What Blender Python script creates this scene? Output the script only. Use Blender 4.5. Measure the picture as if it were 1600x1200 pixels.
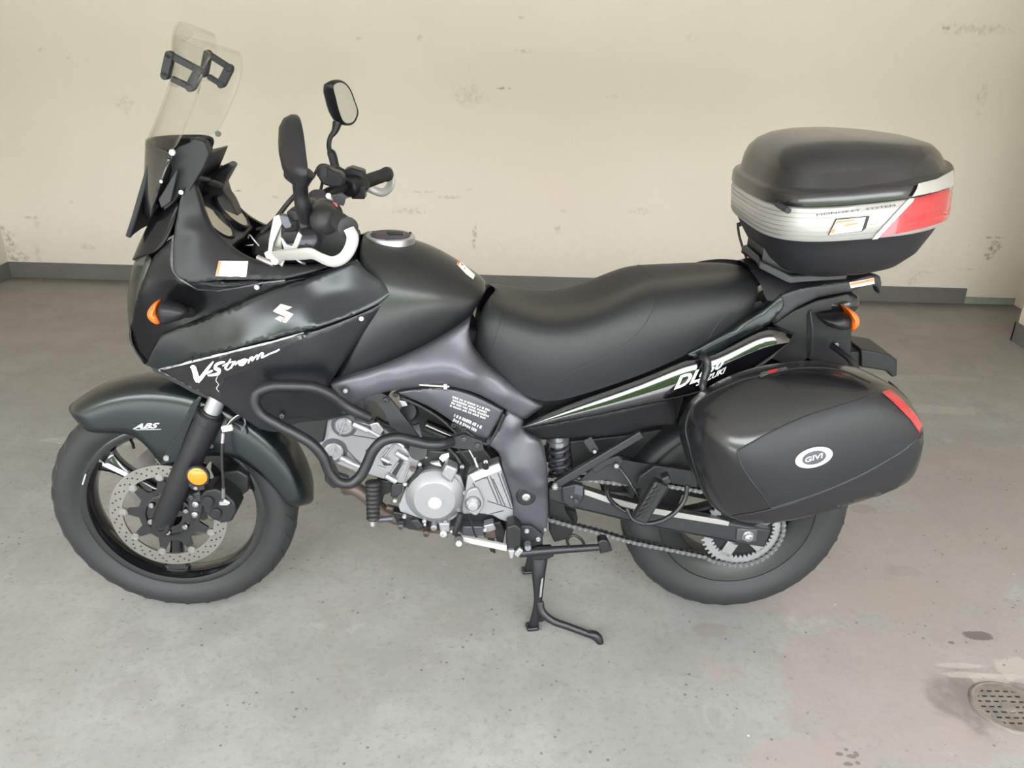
import bpy, bmesh, math, random
import numpy as np
from mathutils import Vector, Matrix, geometry
from mathutils.bvhtree import BVHTree
PI = math.pi
sc = bpy.context.scene
for o in list(bpy.data.objects): bpy.data.objects.remove(o)
COL = sc.collection
# ---------------------------------------------------------------- camera
F = 1300.0; PITCH = math.radians(23.2); CAMH = 1.561; ROLL = 0.028
cam_d = bpy.data.cameras.new('camera'); cam = bpy.data.objects.new('camera', cam_d); COL.objects.link(cam)
cam_d.sensor_width = 36.0; cam_d.lens = 36.0*F/1600.0; cam_d.clip_start = 0.05; cam_d.clip_end = 200
cam.matrix_world = Matrix.Translation((0, 0, CAMH)) @ Matrix.Rotation(PI/2-PITCH, 4, 'X') @ Matrix.Rotation(ROLL, 4, 'Z')
sc.camera = cam
# ---------------------------------------------------------------- world, lights, exposure
sc.view_settings.view_transform = 'Standard'; sc.view_settings.look = 'None'
sc.view_settings.gamma = 1.0; sc.view_settings.use_curve_mapping = False
sc.view_settings.exposure = 1.70
sc.cycles.use_denoising = True
sc.cycles.max_bounces = 10
sc.cycles.sample_clamp_indirect = 6.0
w = bpy.data.worlds.new('daylight'); sc.world = w; w.use_nodes = True
wn = w.node_tree; bgn = wn.nodes['Background']
tc = wn.nodes.new('ShaderNodeTexCoord'); sx = wn.nodes.new('ShaderNodeSeparateXYZ')
cr_ = wn.nodes.new('ShaderNodeValToRGB')
wn.links.new(tc.outputs['Generated'], sx.inputs[0]); wn.links.new(sx.outputs['Z'], cr_.inputs[0])
cr_.color_ramp.elements[0].position = 0.0; cr_.color_ramp.elements[0].color = (1.0, 0.985, 0.97, 1)
cr_.color_ramp.elements[1].position = 0.7; cr_.color_ramp.elements[1].color = (0.86, 0.92, 1.0, 1)
wn.links.new(cr_.outputs[0], bgn.inputs[0]); bgn.inputs[1].default_value = 4.6
ROOM_L, ROOM_R, ROOM_B, ROOM_F, ROOM_T = -3.25, 3.22, 5.17, -0.9, 2.9; DOOR_T = 2.35
pl = bpy.data.lights.new('door_daylight', 'AREA'); pl.shape = 'RECTANGLE'; pl.size = ROOM_R-ROOM_L-.1; pl.size_y = DOOR_T
plo = bpy.data.objects.new('door_daylight', pl); COL.objects.link(plo)
plo.location = ((ROOM_L+ROOM_R)/2, ROOM_F-.17, DOOR_T/2); plo.rotation_euler = (PI/2, 0, 0)   # portal facing into the garage
pl.cycles.is_portal = True
# ---------------------------------------------------------------- pixel to bike
BX, BY, PSI = -0.917, 1.980, 0.045
cP, sP, cR, sR, cS, sS = math.cos(PITCH), math.sin(PITCH), math.cos(ROLL), math.sin(ROLL), math.cos(PSI), math.sin(PSI)
def ray(px, py):
    du, dv = px-800.0, py-600.0
    u = (du*cR+dv*sR)/F; v = (-du*sR+dv*cR)/F
    return Vector((u, cP-v*sP, -sP-v*cP))
def to_local(p): 
    x, y = p[0]-BX, p[1]-BY
    return Vector((x*cS+y*sS, -x*sS+y*cS, p[2]))
CAML = to_local((0, 0, CAMH))
def rayl(px, py):
    d = ray(px, py); return Vector((d.x*cS+d.y*sS, -d.x*sS+d.y*cS, d.z))
def P(px, py, y=0.0):
    d = rayl(px, py); return CAML + d*((y-CAML.y)/d.y)
def PX(px, py, x):                       # same, on a plane across the bike
    d = rayl(px, py); return CAML + d*((x-CAML.x)/d.x)
def PZ(px, py, z):
    d = rayl(px, py); return CAML + d*((z-CAML.z)/d.z)
def G(px, py, z=0.0):                    # world point at height z
    d = ray(px, py); return Vector((0, 0, CAMH)) + d*((z-CAMH)/d.z)
def GY(px, py, y):
    d = ray(px, py); return Vector((0, 0, CAMH)) + d*(y/d.y)
# ---------------------------------------------------------------- materials
def thin_glass(name, tint, edge=.0):
    m = bpy.data.materials.new(name); m.use_nodes = True; nt = m.node_tree; nt.nodes.remove(nt.nodes['Principled BSDF'])
    t = nt.nodes.new('ShaderNodeBsdfTransparent'); t.inputs[0].default_value = (*tint, 1); g = nt.nodes.new('ShaderNodeBsdfGlossy'); g.inputs['Roughness'].default_value = .02
    lw = nt.nodes.new('ShaderNodeLayerWeight'); pw = nt.nodes.new('ShaderNodeMath'); pw.operation = 'POWER'; pw.inputs[1].default_value = 5
    nt.links.new(lw.outputs['Facing'], pw.inputs[0]); fr = nt.nodes.new('ShaderNodeMath'); fr.operation = 'MULTIPLY_ADD'; fr.inputs[1].default_value = .55; fr.inputs[2].default_value = .03
    nt.links.new(pw.outputs[0], fr.inputs[0]); x = nt.nodes.new('ShaderNodeMixShader')
    nt.links.new(fr.outputs[0], x.inputs[0]); nt.links.new(t.outputs[0], x.inputs[1]); nt.links.new(g.outputs[0], x.inputs[2])
    nt.links.new(x.outputs[0], nt.nodes['Material Output'].inputs[0]); return m
def mat(name, col, rough=.5, metal=0.0, coat=0.0, bump=None, spec=.5, noise=None, trans=0.0, alpha=1.0, ior=1.5, coat_rough=.05):
    if max(col) < .09: col = tuple(c*.66 for c in col)
    m = bpy.data.materials.new(name); m.use_nodes = True; nt = m.node_tree; b = nt.nodes['Principled BSDF']
    b.inputs['Base Color'].default_value = (*col, 1); b.inputs['Roughness'].default_value = rough
    b.inputs['Metallic'].default_value = metal; b.inputs['Coat Weight'].default_value = coat
    b.inputs['Coat Roughness'].default_value = coat_rough
    b.inputs['Specular IOR Level'].default_value = spec; b.inputs['IOR'].default_value = ior
    b.inputs['Transmission Weight'].default_value = trans; b.inputs['Alpha'].default_value = alpha
    tcn = nt.nodes.new('ShaderNodeTexCoord')
    if noise:                                # (scale, amount): small variation of colour and roughness
        n = nt.nodes.new('ShaderNodeTexNoise'); n.inputs['Scale'].default_value = noise[0]; n.inputs['Detail'].default_value = 5
        nt.links.new(tcn.outputs['Object'], n.inputs['Vector'])
        mx = nt.nodes.new('ShaderNodeMix'); mx.data_type = 'RGBA'
        mx.inputs['A'].default_value = (*[c*(1-noise[1]) for c in col], 1); mx.inputs['B'].default_value = (*[min(1, c*(1+noise[1])) for c in col], 1)
        nt.links.new(n.outputs['Fac'], mx.inputs['Factor']); nt.links.new(mx.outputs['Result'], b.inputs['Base Color'])
        mr = nt.nodes.new('ShaderNodeMapRange'); mr.inputs['To Min'].default_value = max(.02, rough*(1-noise[1]*.5)); mr.inputs['To Max'].default_value = min(1, rough*(1+noise[1]*.5))
        nt.links.new(n.outputs['Fac'], mr.inputs['Value']); nt.links.new(mr.outputs['Result'], b.inputs['Roughness'])
    if bump:                                 # (scale, strength)
        n2 = nt.nodes.new('ShaderNodeTexNoise'); n2.inputs['Scale'].default_value = bump[0]; n2.inputs['Detail'].default_value = 3
        nt.links.new(tcn.outputs['Object'], n2.inputs['Vector'])
        bp = nt.nodes.new('ShaderNodeBump'); bp.inputs['Strength'].default_value = bump[1]; bp.inputs['Distance'].default_value = .002
        nt.links.new(n2.outputs['Fac'], bp.inputs['Height']); nt.links.new(bp.outputs['Normal'], b.inputs['Normal'])
    return m
K = {
 'paint': mat('satin_black_teal_paint', (.014, .0195, .023), .27, .35, .3, coat_rough=.2, noise=(3, .12)),
 'paint_refl': mat('satin_black_violet_reflection', (.019, .019, .026), .30, .35, .3, coat_rough=.24, noise=(3, .12)),  # same body paint; violet reflection on down-facing panels put into the colour
 'tank': mat('satin_black_tank_paint', (.015, .016, .019), .33, .2, .25, coat_rough=.28, noise=(3, .1)),
 'nose': mat('nose_black_damped', (.008, .008, .010), .22, spec=.22),  # gloss damped: the dark reflection at the nose is put into the material
 'gloss': mat('gloss_black', (.006, .006, .008), .08, 0, .8),
 'plastic': mat('matte_black_plastic', (.020, .020, .025), .5, 0, spec=.35, bump=(700, .12), noise=(8, .12)),
 'plastic_s': mat('smooth_black_plastic', (.014, .014, .018), .36, spec=.35, noise=(8, .12)),
 'case': mat('textured_case_plastic', (.021, .021, .026), .46, spec=.38, bump=(900, .25)),
 'case_g': mat('semi_gloss_case_plastic', (.012, .012, .015), .24, 0, .35, coat_rough=.10),
 'tube': mat('powder_coated_tube', (.013, .013, .018), .40, bump=(500, .08)),
 'frame': mat('grey_satin_alloy_frame', (.082, .081, .098), .36, .45, noise=(6, .1)),
 'frame_d': mat('dark_satin_bracket', (.035, .035, .042), .45, .2, noise=(10, .15)),
 'rubber': mat('tyre_rubber', (.028, .028, .032), .62, bump=(160, .1), noise=(14, .25)),
 'rubber_s': mat('soft_rubber', (.018, .018, .02), .55, bump=(300, .15)),
 'seat': mat('seat_vinyl', (.018, .019, .023), .40, spec=.42, bump=(520, .35), noise=(5, .1)),
 'rim': mat('gloss_black_rim', (.008, .008, .01), .15, 0, .7),
 'rim_m': mat('satin_black_rear_rim', (.014, .014, .016), .42),
 'disc': mat('brushed_brake_disc', (.29, .275, .26), .38, .85, noise=(30, .15)),
 'alu': mat('cast_engine_alloy', (.31, .305, .325), .42, .55, bump=(250, .12), noise=(12, .08)),
 'alu_b': mat('machined_alloy', (.50, .49, .52), .30, .8),
 'alu_w': mat('bright_lever_alloy', (.50, .485, .48), .38, .35),
 'steel': mat('bright_steel', (.42, .41, .42), .3, .95),
 'chain': mat('oily_chain_steel', (.20, .20, .21), .38, .85, noise=(60, .35)),
 'chain_d': mat('dirty_chain_side', (.05, .048, .046), .5, .5, noise=(60, .4)),
 'dark': mat('dark_engine_black', (.012, .012, .014), .5, noise=(20, .3)),
 'silver': mat('silver_painted_plastic', (.36, .35, .34), .34, .35, noise=(5, .06)),
 'white': mat('white_print', (.86, .86, .86), .4),
 'grey_p': mat('grey_print', (.45, .45, .46), .45),
 'gold': mat('pale_gold_print', (.62, .55, .42), .28, .5),
 'orange': mat('orange_lens', (.70, .13, .008), .18, 0, .6),
 'amber': mat('amber_reflector', (.72, .21, .008), .2, 0, .6, bump=(90, .5)),
 'red': mat('red_lens', (.36, .005, .014), .18, 0, .7),
 'redp': mat('red_print', (.62, .03, .04), .4),
 'orangep': mat('orange_print', (.80, .22, .08), .4),
 'yellow': mat('yellow_plastic', (.85, .62, .04), .4),
 'blue': mat('dark_blue_plastic', (.02, .03, .12), .4),
 'rust': mat('heat_stained_exhaust', (.11, .08, .068), .5, .5, noise=(25, .5)),
 'sprocket': mat('zinc_sprocket', (.40, .40, .42), .36, .8, noise=(20, .12)),
 'glass': thin_glass('clear_acrylic', (.985, .985, .98)),
 'lens': thin_glass('clear_headlight_lens', (.72, .74, .74)),
 'smoke': mat('dark_smoked_acrylic', (.014, .015, .017), .12, 0, .3),
 'mirror': mat('mirror_glass', (.82, .83, .82), .03, 1.0),
 'tarnish': mat('worn_silver_bracket', (.33, .32, .305), .35, .8, noise=(40, .3)),
}
# ---------------------------------------------------------------- mesh tools
def crv(pts, n=6, closed=False):
    """Catmull-Rom through points; a point with a truthy 4th value is a sharp corner."""
    V = [np.array(p[:3], float) for p in pts]; S = [len(p) > 3 and bool(p[3]) for p in pts]
    N = len(V); out = []; rng = range(N if closed else N-1)
    for i in rng:
        j = (i+1) % N; p1, p2 = V[i], V[j]
        p0 = V[(i-1) % N] if (closed or i > 0) else 2*p1-p2
        p3 = V[(j+1) % N] if (closed or j < N-1) else 2*p2-p1
        if S[i]: p0 = 2*p1-p2
        if S[j]: p3 = 2*p2-p1
        d1 = max(np.linalg.norm(p2-p1), 1e-9); d0 = max(np.linalg.norm(p1-p0), 1e-9); d2 = max(np.linalg.norm(p3-p2), 1e-9)
        m1 = ((p2-p1)/d1*d0 + (p1-p0)/d0*d1)/(d0+d1)*d1; m2 = ((p3-p2)/d2*d1 + (p2-p1)/d1*d2)/(d1+d2)*d1
        k = 1 if (S[i] and S[j]) else n
        for a in range(k):
            t = a/k; t2, t3 = t*t, t*t*t
            out.append((2*t3-3*t2+1)*p1+(t3-2*t2+t)*m1+(-2*t3+3*t2)*p2+(t3-t2)*m2)
    if not closed: out.append(V[-1])
    return [Vector(p) for p in out]
def PP(pts, y=None):
    """pixel points (px, py[, y[, corner]]) to bike-local points, keeping corner flags"""
    r = []
    for p in pts:
        yy = p[2] if len(p) > 2 and p[2] is not None else y
        q = P(p[0], p[1], yy); r.append((q.x, q.y, q.z) + ((1,) if len(p) > 3 and p[3] else ()))
    return r
class MB:
    def __init__(s): s.v = []; s.f = []; s.m = []; s.mats = []
    def add(s, geo, m):
        if isinstance(m, str): m = K[m]
        if m not in s.mats: s.mats.append(m)
        k = s.mats.index(m); n = len(s.v); s.v += [tuple(p) for p in geo[0]]
        s.f += [tuple(i+n for i in f) for f in geo[1]]; s.m += [k]*len(geo[1]); return s
    def build(s, name, parent=None, smooth=35, mirror=False, bevel=0, sub=0, bseg=2, col=None, weld=False):
        if mirror and not weld:
            t = MB(); t.v = [(x, -y, z) for x, y, z in s.v]; t.f = [tuple(reversed(f)) for f in s.f]; t.m = list(s.m); t.mats = list(s.mats)
            o = s.build(name, parent, smooth, False, bevel, sub, bseg); t.build(name, parent, smooth, False, bevel, sub, bseg)
            return o
        if mirror:
            n = len(s.v); s.v += [(x, -y, z) for x, y, z in s.v]; s.f += [tuple(i+n for i in reversed(f)) for f in list(s.f)]; s.m += list(s.m)
        me = bpy.data.meshes.new(name); me.from_pydata(s.v, [], s.f); me.update()
        for m in s.mats: me.materials.append(m)
        me.polygons.foreach_set('material_index', s.m)
        bm = bmesh.new(); bm.from_mesh(me)
        if weld: bmesh.ops.remove_doubles(bm, verts=bm.verts, dist=1e-5)
        bmesh.ops.recalc_face_normals(bm, faces=bm.faces); bm.to_mesh(me); bm.free()
        if smooth: me.shade_smooth(); me.set_sharp_from_angle(angle=math.radians(smooth))
        o = bpy.data.objects.new(name, me); COL.objects.link(o)
        if parent: o.parent = parent
        if sub: a = o.modifiers.new('s', 'SUBSURF'); a.levels = a.render_levels = sub
        if bevel:
            a = o.modifiers.new('b', 'BEVEL'); a.width = bevel; a.segments = bseg; a.limit_method = 'ANGLE'; a.angle_limit = math.radians(38)
            a.harden_normals = False
        return o
def lathe(c, prof, axis=(0, 1, 0), seg=32, caps=True, arc=None):
    """prof: list of (radius, offset along axis)"""
    ax = Vector(axis).normalized(); u = ax.orthogonal().normalized()
    if abs(ax.y) > .99: u = Vector((1, 0, 0))
    w_ = ax.cross(u); c = Vector(c); vs = []; fs = []; n = len(prof)
    for k in range(seg):
        a = 2*PI*k/seg; d = u*math.cos(a)+w_*math.sin(a)
        for r, t in prof: vs.append(c+ax*t+d*r)
    for k in range(seg):
        b = (k+1) % seg
        for i in range(n-1): fs.append((k*n+i, k*n+i+1, b*n+i+1, b*n+i))
    if caps:
        if prof[0][0] > 1e-6: fs.append(tuple(k*n for k in range(seg)))
        if prof[-1][0] > 1e-6: fs.append(tuple(k*n+n-1 for k in reversed(range(seg))))
    return vs, fs
def tubeg(pts, r, seg=12, n=6, smooth=True, caps=True, closed=False, flat=1.0, up=(0, 1, 0)):
    """sweep a circle (or ellipse: flat) along points"""
    if smooth and len(pts) > 2:
        if isinstance(r, (list, tuple)):
            rr = crv([(a, 0, 0) for a in r], n, closed); r = [q.x for q in rr]
        pts = crv([tuple(p) for p in pts], n, closed)
    pts = [Vector(p[:3]) for p in pts]; N = len(pts)
    if not isinstance(r, (list, tuple)): r = [r]*N
    vs = []; fs = []; prev = None
    for i, p in enumerate(pts):
        a = pts[(i-1) % N] if (closed or i > 0) else p; b = pts[(i+1) % N] if (closed or i < N-1) else p
        t = (b-a).normalized()
        if prev is None:
            u = Vector(up).cross(t)
            if u.length < 1e-3: u = t.orthogonal()
        else: u = prev - t*prev.dot(t)
        u.normalize(); prev = u; w_ = t.cross(u)
        for k in range(seg):
            an = 2*PI*k/seg; vs.append(p+u*math.cos(an)*r[i]+w_*math.sin(an)*r[i]*flat)
    for i in range(N if closed else N-1):
        j = (i+1) % N
        for k in range(seg): l = (k+1) % seg; fs.append((i*seg+k, i*seg+l, j*seg+l, j*seg+k))
    if caps and not closed: fs.append(tuple(range(seg))); fs.append(tuple((N-1)*seg+k for k in reversed(range(seg))))
    return vs, fs
def extr(pts, depth, dirv=(0, 1, 0)):
    """closed outline of 3-D points pushed along a direction"""
    pts = [Vector(p[:3]) for p in pts]; n = len(pts); d = Vector(dirv)*depth
    vs = pts+[p+d for p in pts]
    return vs, [tuple(range(n)), tuple(reversed(range(n, 2*n)))]+[(i, (i+1) % n, n+(i+1) % n, n+i) for i in range(n)]
def plate(px_pts, y, depth, n=1):
    q = PP(px_pts, y)
    if n > 1: q = crv(q, n, True)
    return extr(q, depth)
def box(c, sx, sy, sz, rot=None):
    vs = [Vector((x*sx/2, y*sy/2, z*sz/2)) for x in (-1, 1) for y in (-1, 1) for z in (-1, 1)]
    if rot: vs = [rot @ v for v in vs]
    c = Vector(c); return [c+v for v in vs], [(0, 1, 3, 2), (4, 6, 7, 5), (0, 4, 5, 1), (2, 3, 7, 6), (0, 2, 6, 4), (1, 5, 7, 3)]
def bar(a, b, wz, wy, up=(0, 1, 0)):
    """rectangular bar from a to b, wz in the side plane, wy along 'up'"""
    a, b = Vector(a[:3]), Vector(b[:3]); t = (b-a).normalized(); u = Vector(up); s = t.cross(u).normalized(); u = s.cross(t)
    vs = [p+s*wz/2*i+u*wy/2*j for p in (a, b) for i in (-1, 1) for j in (-1, 1)]
    return vs, [(0, 1, 3, 2), (4, 6, 7, 5), (0, 4, 5, 1), (2, 3, 7, 6), (0, 2, 6, 4), (1, 5, 7, 3)]
def bolt(px, py, y, r, h=.006, seg=6, ax=(0, -1, 0)):
    c = P(px, py, y); return lathe(c, [(r, 0), (r, h*.75), (r*.8, h), (r*.42, h), (r*.38, h*.5), (0, h*.5)], ax, max(seg, 12) if seg > 6 else seg)
def inside(p, poly):
    x, y = p; c = False; n = len(poly); j = n-1
    for i in range(n):
        xi, yi = poly[i]; xj, yj = poly[j]
        if (yi > y) != (yj > y) and x < (xj-xi)*(y-yi)/(yj-yi)+xi: c = not c
        j = i
    return c
def tps(XY, V, reg=1e-6):
    XY = np.array(XY); n = len(XY)
    d2 = ((XY[:, None]-XY[None])**2).sum(-1); Kk = np.where(d2 > 0, .5*d2*np.log(d2+1e-20), 0)+np.eye(n)*reg
    A = np.zeros((n+3, n+3)); A[:n, :n] = Kk; A[:n, n] = 1; A[:n, n+1:] = XY; A[n, :n] = 1; A[n+1:, :n] = XY.T
    s = np.linalg.solve(A, np.concatenate([V, [0, 0, 0]]))
    def f(q):
        q = np.atleast_2d(q); d2 = ((q[:, None]-XY[None])**2).sum(-1)
        return np.where(d2 > 0, .5*d2*np.log(d2+1e-20), 0) @ s[:n]+s[n]+q @ s[n+1:]
    return f
def panelg(outline, ctrl=(), thick=.012, r=.005, h=.009, n=5, out=-1, holes=(), reg=2e-4):
    """curved shell: outline/ctrl are pixel points with lateral depth; a thin-plate surface runs through them"""
    B3 = crv(PP(outline), n, True); C3 = [P(*c) for c in ctrl]
    key = B3[::max(1, len(B3)//110)]
    f = tps([(p.x, p.z) for p in list(key)+C3], [p.y for p in list(key)+C3], reg)
    poly = [(p.x, p.z) for p in B3]; A = np.array(poly); A2 = np.roll(A, -1, 0); D = A2-A; L2 = (D**2).sum(1)+1e-18
    def dist(q):
        q = np.atleast_2d(q); t = np.clip(((q[:, None]-A[None])*D[None]).sum(-1)/L2[None], 0, 1)
        return np.sqrt(((q[:, None]-A[None]-t[..., None]*D[None])**2).sum(-1)).min(1)
    pts = list(poly); mn, mx = A.min(0), A.max(0)
    area = sum(A[i][0]*A2[i][1]-A2[i][0]*A[i][1] for i in range(len(A))); sg = 1 if area > 0 else -1
    T = np.roll(A, -1, 0)-np.roll(A, 1, 0); T /= (np.linalg.norm(T, axis=1)[:, None]+1e-12); Nn = np.stack([-T[:, 1], T[:, 0]], 1)*sg
    cand = []
    for k in ((.12, .4, 1.0) if r > 0 else ()):
        q = A+Nn*r*k; d = dist(q)
        cand += [tuple(p) for p, dd in zip(q, d) if dd > r*k*.93 and inside(p, poly)]
    g = []
    xs = np.arange(mn[0]+h/2, mx[0], h); zs = np.arange(mn[1]+h/2, mx[1], h)
    for i, x in enumerate(xs):
        for z in zs: g.append((x+0.0, z+(h/2 if i % 2 else 0)))
    gd = dist(g) if g else []
    cand += [p for p, dd in zip(g, gd) if dd > max(r*1.25, h*.3) and inside(p, poly)]
    hl = [[(q.x, q.z) for q in crv(PP(hh, 0 if len(hh[0]) < 3 else None), n, True)] for hh in holes]
    cand = [p for p in cand if not any(inside(p, q) for q in hl)]
    nb = len(pts); allp = pts+cand; edges = [(i, (i+1) % nb) for i in range(nb)]
    res = geometry.delaunay_2d_cdt([Vector(p) for p in allp], edges, [list(range(nb))], 1, 1e-7)
    V2 = np.array([tuple(v) for v in res[0]]); FF = [tuple(t) for t in res[2]]
    Y = f(V2); d = dist(V2)
    if r > 0: rr = np.clip(r-d, 0, r); Y = Y-out*(r-np.sqrt(np.maximum(0, r*r-rr*rr)))
    vs = [(V2[i, 0], Y[i], V2[i, 1]) for i in range(len(V2))]
    m = len(vs); vs2 = [(x, max(-.9, y)-out*thick, z) for x, y, z in vs]
    cnt = {}
    for t in FF:
        for a, b in ((t[0], t[1]), (t[1], t[2]), (t[2], t[0])): cnt[(a, b)] = cnt.get((a, b), 0)+1
    bd = [(a, b) for (a, b) in cnt if (b, a) not in cnt]
    return vs+vs2, FF+[tuple(i+m for i in reversed(t)) for t in FF]+[(b, a, a+m, b+m) for a, b in bd]
def surfg(rows, closed=False, capends=False):
    """grid of 3-D points -> quads"""
    R = len(rows); C = len(rows[0]); vs = [tuple(Vector(p[:3])) for r in rows for p in r]; fs = []
    for i in range(R-1):
        for j in range(C if closed else C-1): k = (j+1) % C; fs.append((i*C+j, i*C+k, (i+1)*C+k, (i+1)*C+j))
    if capends: fs.append(tuple(range(C))); fs.append(tuple((R-1)*C+j for j in reversed(range(C))))
    return vs, fs
BVH = {}
def bvh_of(objs):
    vs = []; fs = []; dg = bpy.context.evaluated_depsgraph_get()
    for o in objs:
        e = o.evaluated_get(dg); me = e.to_mesh(); n = len(vs); vs += [v.co.copy() for v in me.vertices]; fs += [tuple(i+n for i in p.vertices) for p in me.polygons]; e.to_mesh_clear()
    return BVHTree.FromPolygons(vs, fs)
def on(bvh, px, py, lift=.0009, fall=None):
    d = rayl(px, py).normalized(); h = bvh.ray_cast(CAML, d)
    if h[0] is None: return fall if fall is not None else None
    n = h[1] if h[1].dot(d) < 0 else -h[1]
    return h[0]+n*lift
def decalg(bvh, polys, lift=.0009, mx=7.0):
    """flat print laid on real surfaces; polys = list of pixel polygons (list of (px,py))"""
    vs = []; fs = []
    for poly in polys:
        A = [Vector(p) for p in poly]; n = len(A); L = sum((A[i]-A[(i+1) % n]).length for i in range(n))
        pts = []
        for i in range(n):
            a, b = A[i], A[(i+1) % n]; k = max(1, int((b-a).length/mx))
            pts += [a+(b-a)*t/k for t in range(k)]
        nb = len(pts); pl2 = [tuple(p) for p in pts]; mn = [min(p[i] for p in pl2) for i in (0, 1)]; mxx = [max(p[i] for p in pl2) for i in (0, 1)]
        x = mn[0]+mx/2
        while x < mxx[0]:
            y = mn[1]+mx/2
            while y < mxx[1]:
                if inside((x, y), pl2): pts.append(Vector((x, y)))
                y += mx
            x += mx
        res = geometry.delaunay_2d_cdt(pts, [(i, (i+1) % nb) for i in range(nb)], [list(range(nb))], 1, 1e-6)
        q = [on(bvh, v[0], v[1], lift) for v in res[0]]; base = len(vs); idx = {}
        for i, v in enumerate(q):
            if v is not None: idx[i] = base+len(idx); vs.append(v)
        for t in res[2]:
            if all(i in idx for i in t): fs.append(tuple(idx[i] for i in t))
    return vs, fs
def textg(bvh, txt, p0, p1, hgt, shear=0.0, lift=.0009, bold=0.0, hdir=None, squeeze=None):
    """lettering printed on a surface: baseline from pixel p0 to p1, cap height in pixels"""
    cu = bpy.data.curves.new('t', 'FONT'); cu.body = txt; cu.size = 1.0; cu.shear = shear; cu.offset = bold; cu.resolution_u = 3
    ob = bpy.data.objects.new('t', cu); COL.objects.link(ob); dg = bpy.context.evaluated_depsgraph_get()
    me = bpy.data.meshes.new_from_object(ob.evaluated_get(dg)); bpy.data.objects.remove(ob); bpy.data.curves.remove(cu)
    xs = [v.co.x for v in me.vertices]; x0, x1 = min(xs), max(xs); a, b = Vector(p0), Vector(p1); e = (b-a)/(x1-x0)
    up = Vector((e.y, -e.x)).normalized() if hdir is None else Vector(hdir).normalized(); sc_ = hgt/.70
    vs = []; ok = True
    for v in me.vertices:
        q = a+e*(v.co.x-x0)+up*v.co.y*sc_; h = on(bvh, q.x, q.y, lift); vs.append(h)
    fs = [tuple(p.vertices) for p in me.polygons if all(vs[i] is not None for i in p.vertices)]
    vs = [v if v is not None else Vector((0, 0, 0)) for v in vs]; bpy.data.meshes.remove(me)
    return vs, fs
def strokes(lines):
    """pixel strokes (list of (x,y,w)) -> pixel polygons"""
    out = []
    for L in lines:
        q = crv([(x, y, w_) for x, y, w_ in L], 5)
        l = []; r = []
        for i, p in enumerate(q):
            a = q[max(0, i-1)]; b = q[min(len(q)-1, i+1)]; t = Vector((b.x-a.x, b.y-a.y)).normalized(); n_ = Vector((-t.y, t.x))*p.z/2
            l.append((p.x+n_.x, p.y+n_.y)); r.append((p.x-n_.x, p.y-n_.y))
        out.append(l+r[::-1])
    return out
def bb(name, geos, m, parent, **k):
    b = MB()
    for g in geos: b.add(g, m)
    return b.build(name, parent, **k)
def tagl(o, label=None, cat=None, kind=None, group=None):
    if label: o['label'] = label
    if cat: o['category'] = cat
    if kind: o['kind'] = kind
    if group: o['group'] = group
    return o
# ================================================================ the garage
def nodes_mat(name):
    m = bpy.data.materials.new(name); m.use_nodes = True; return m, m.node_tree, m.node_tree.nodes['Principled BSDF']
def nz(nt, vec, scale, detail=5, rough=.55, dist=0.0, sc3=None):
    n = nt.nodes.new('ShaderNodeTexNoise'); n.inputs['Scale'].default_value = scale; n.inputs['Detail'].default_value = detail
    n.inputs['Roughness'].default_value = rough; n.inputs['Distortion'].default_value = dist
    if sc3:
        mp = nt.nodes.new('ShaderNodeMapping'); mp.inputs['Scale'].default_value = sc3; nt.links.new(vec, mp.inputs['Vector']); vec = mp.outputs[0]
    nt.links.new(vec, n.inputs['Vector']); return n.outputs['Fac']
def ramp(nt, v, a, b, c0=0., c1=1.):
    r = nt.nodes.new('ShaderNodeMapRange'); r.clamp = True; r.interpolation_type = 'SMOOTHSTEP'
    r.inputs['From Min'].default_value = a; r.inputs['From Max'].default_value = b; r.inputs['To Min'].default_value = c0; r.inputs['To Max'].default_value = c1
    nt.links.new(v, r.inputs['Value']); return r.outputs['Result']
def mth(nt, op, a, b=None):
    n = nt.nodes.new('ShaderNodeMath'); n.operation = op
    for i, v in enumerate((a, b)):
        if v is None: continue
        if isinstance(v, (int, float)): n.inputs[i].default_value = v
        else: nt.links.new(v, n.inputs[i])
    return n.outputs[0]
def mixc(nt, f, a, b):
    n = nt.nodes.new('ShaderNodeMix'); n.data_type = 'RGBA'; nt.links.new(f, n.inputs['Factor'])
    for k, v in (('A', a), ('B', b)):
        if isinstance(v, tuple): n.inputs[k].default_value = (*v, 1)
        else: nt.links.new(v, n.inputs[k])
    return n.outputs['Result']
def blob(nt, pos, c, rad, soft=.5, warp=None):
    """elliptical mask around a point on the surface"""
    s = nt.nodes.new('ShaderNodeVectorMath'); s.operation = 'SUBTRACT'; nt.links.new(pos, s.inputs[0]); s.inputs[1].default_value = c
    d = nt.nodes.new('ShaderNodeVectorMath'); d.operation = 'DIVIDE'; nt.links.new(s.outputs[0], d.inputs[0]); d.inputs[1].default_value = rad
    l = nt.nodes.new('ShaderNodeVectorMath'); l.operation = 'LENGTH'; nt.links.new(d.outputs[0], l.inputs[0])
    v = l.outputs['Value']
    if warp is not None: v = mth(nt, 'ADD', v, warp)
    return ramp(nt, v, 1-soft, 1+soft, 1, 0)
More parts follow.
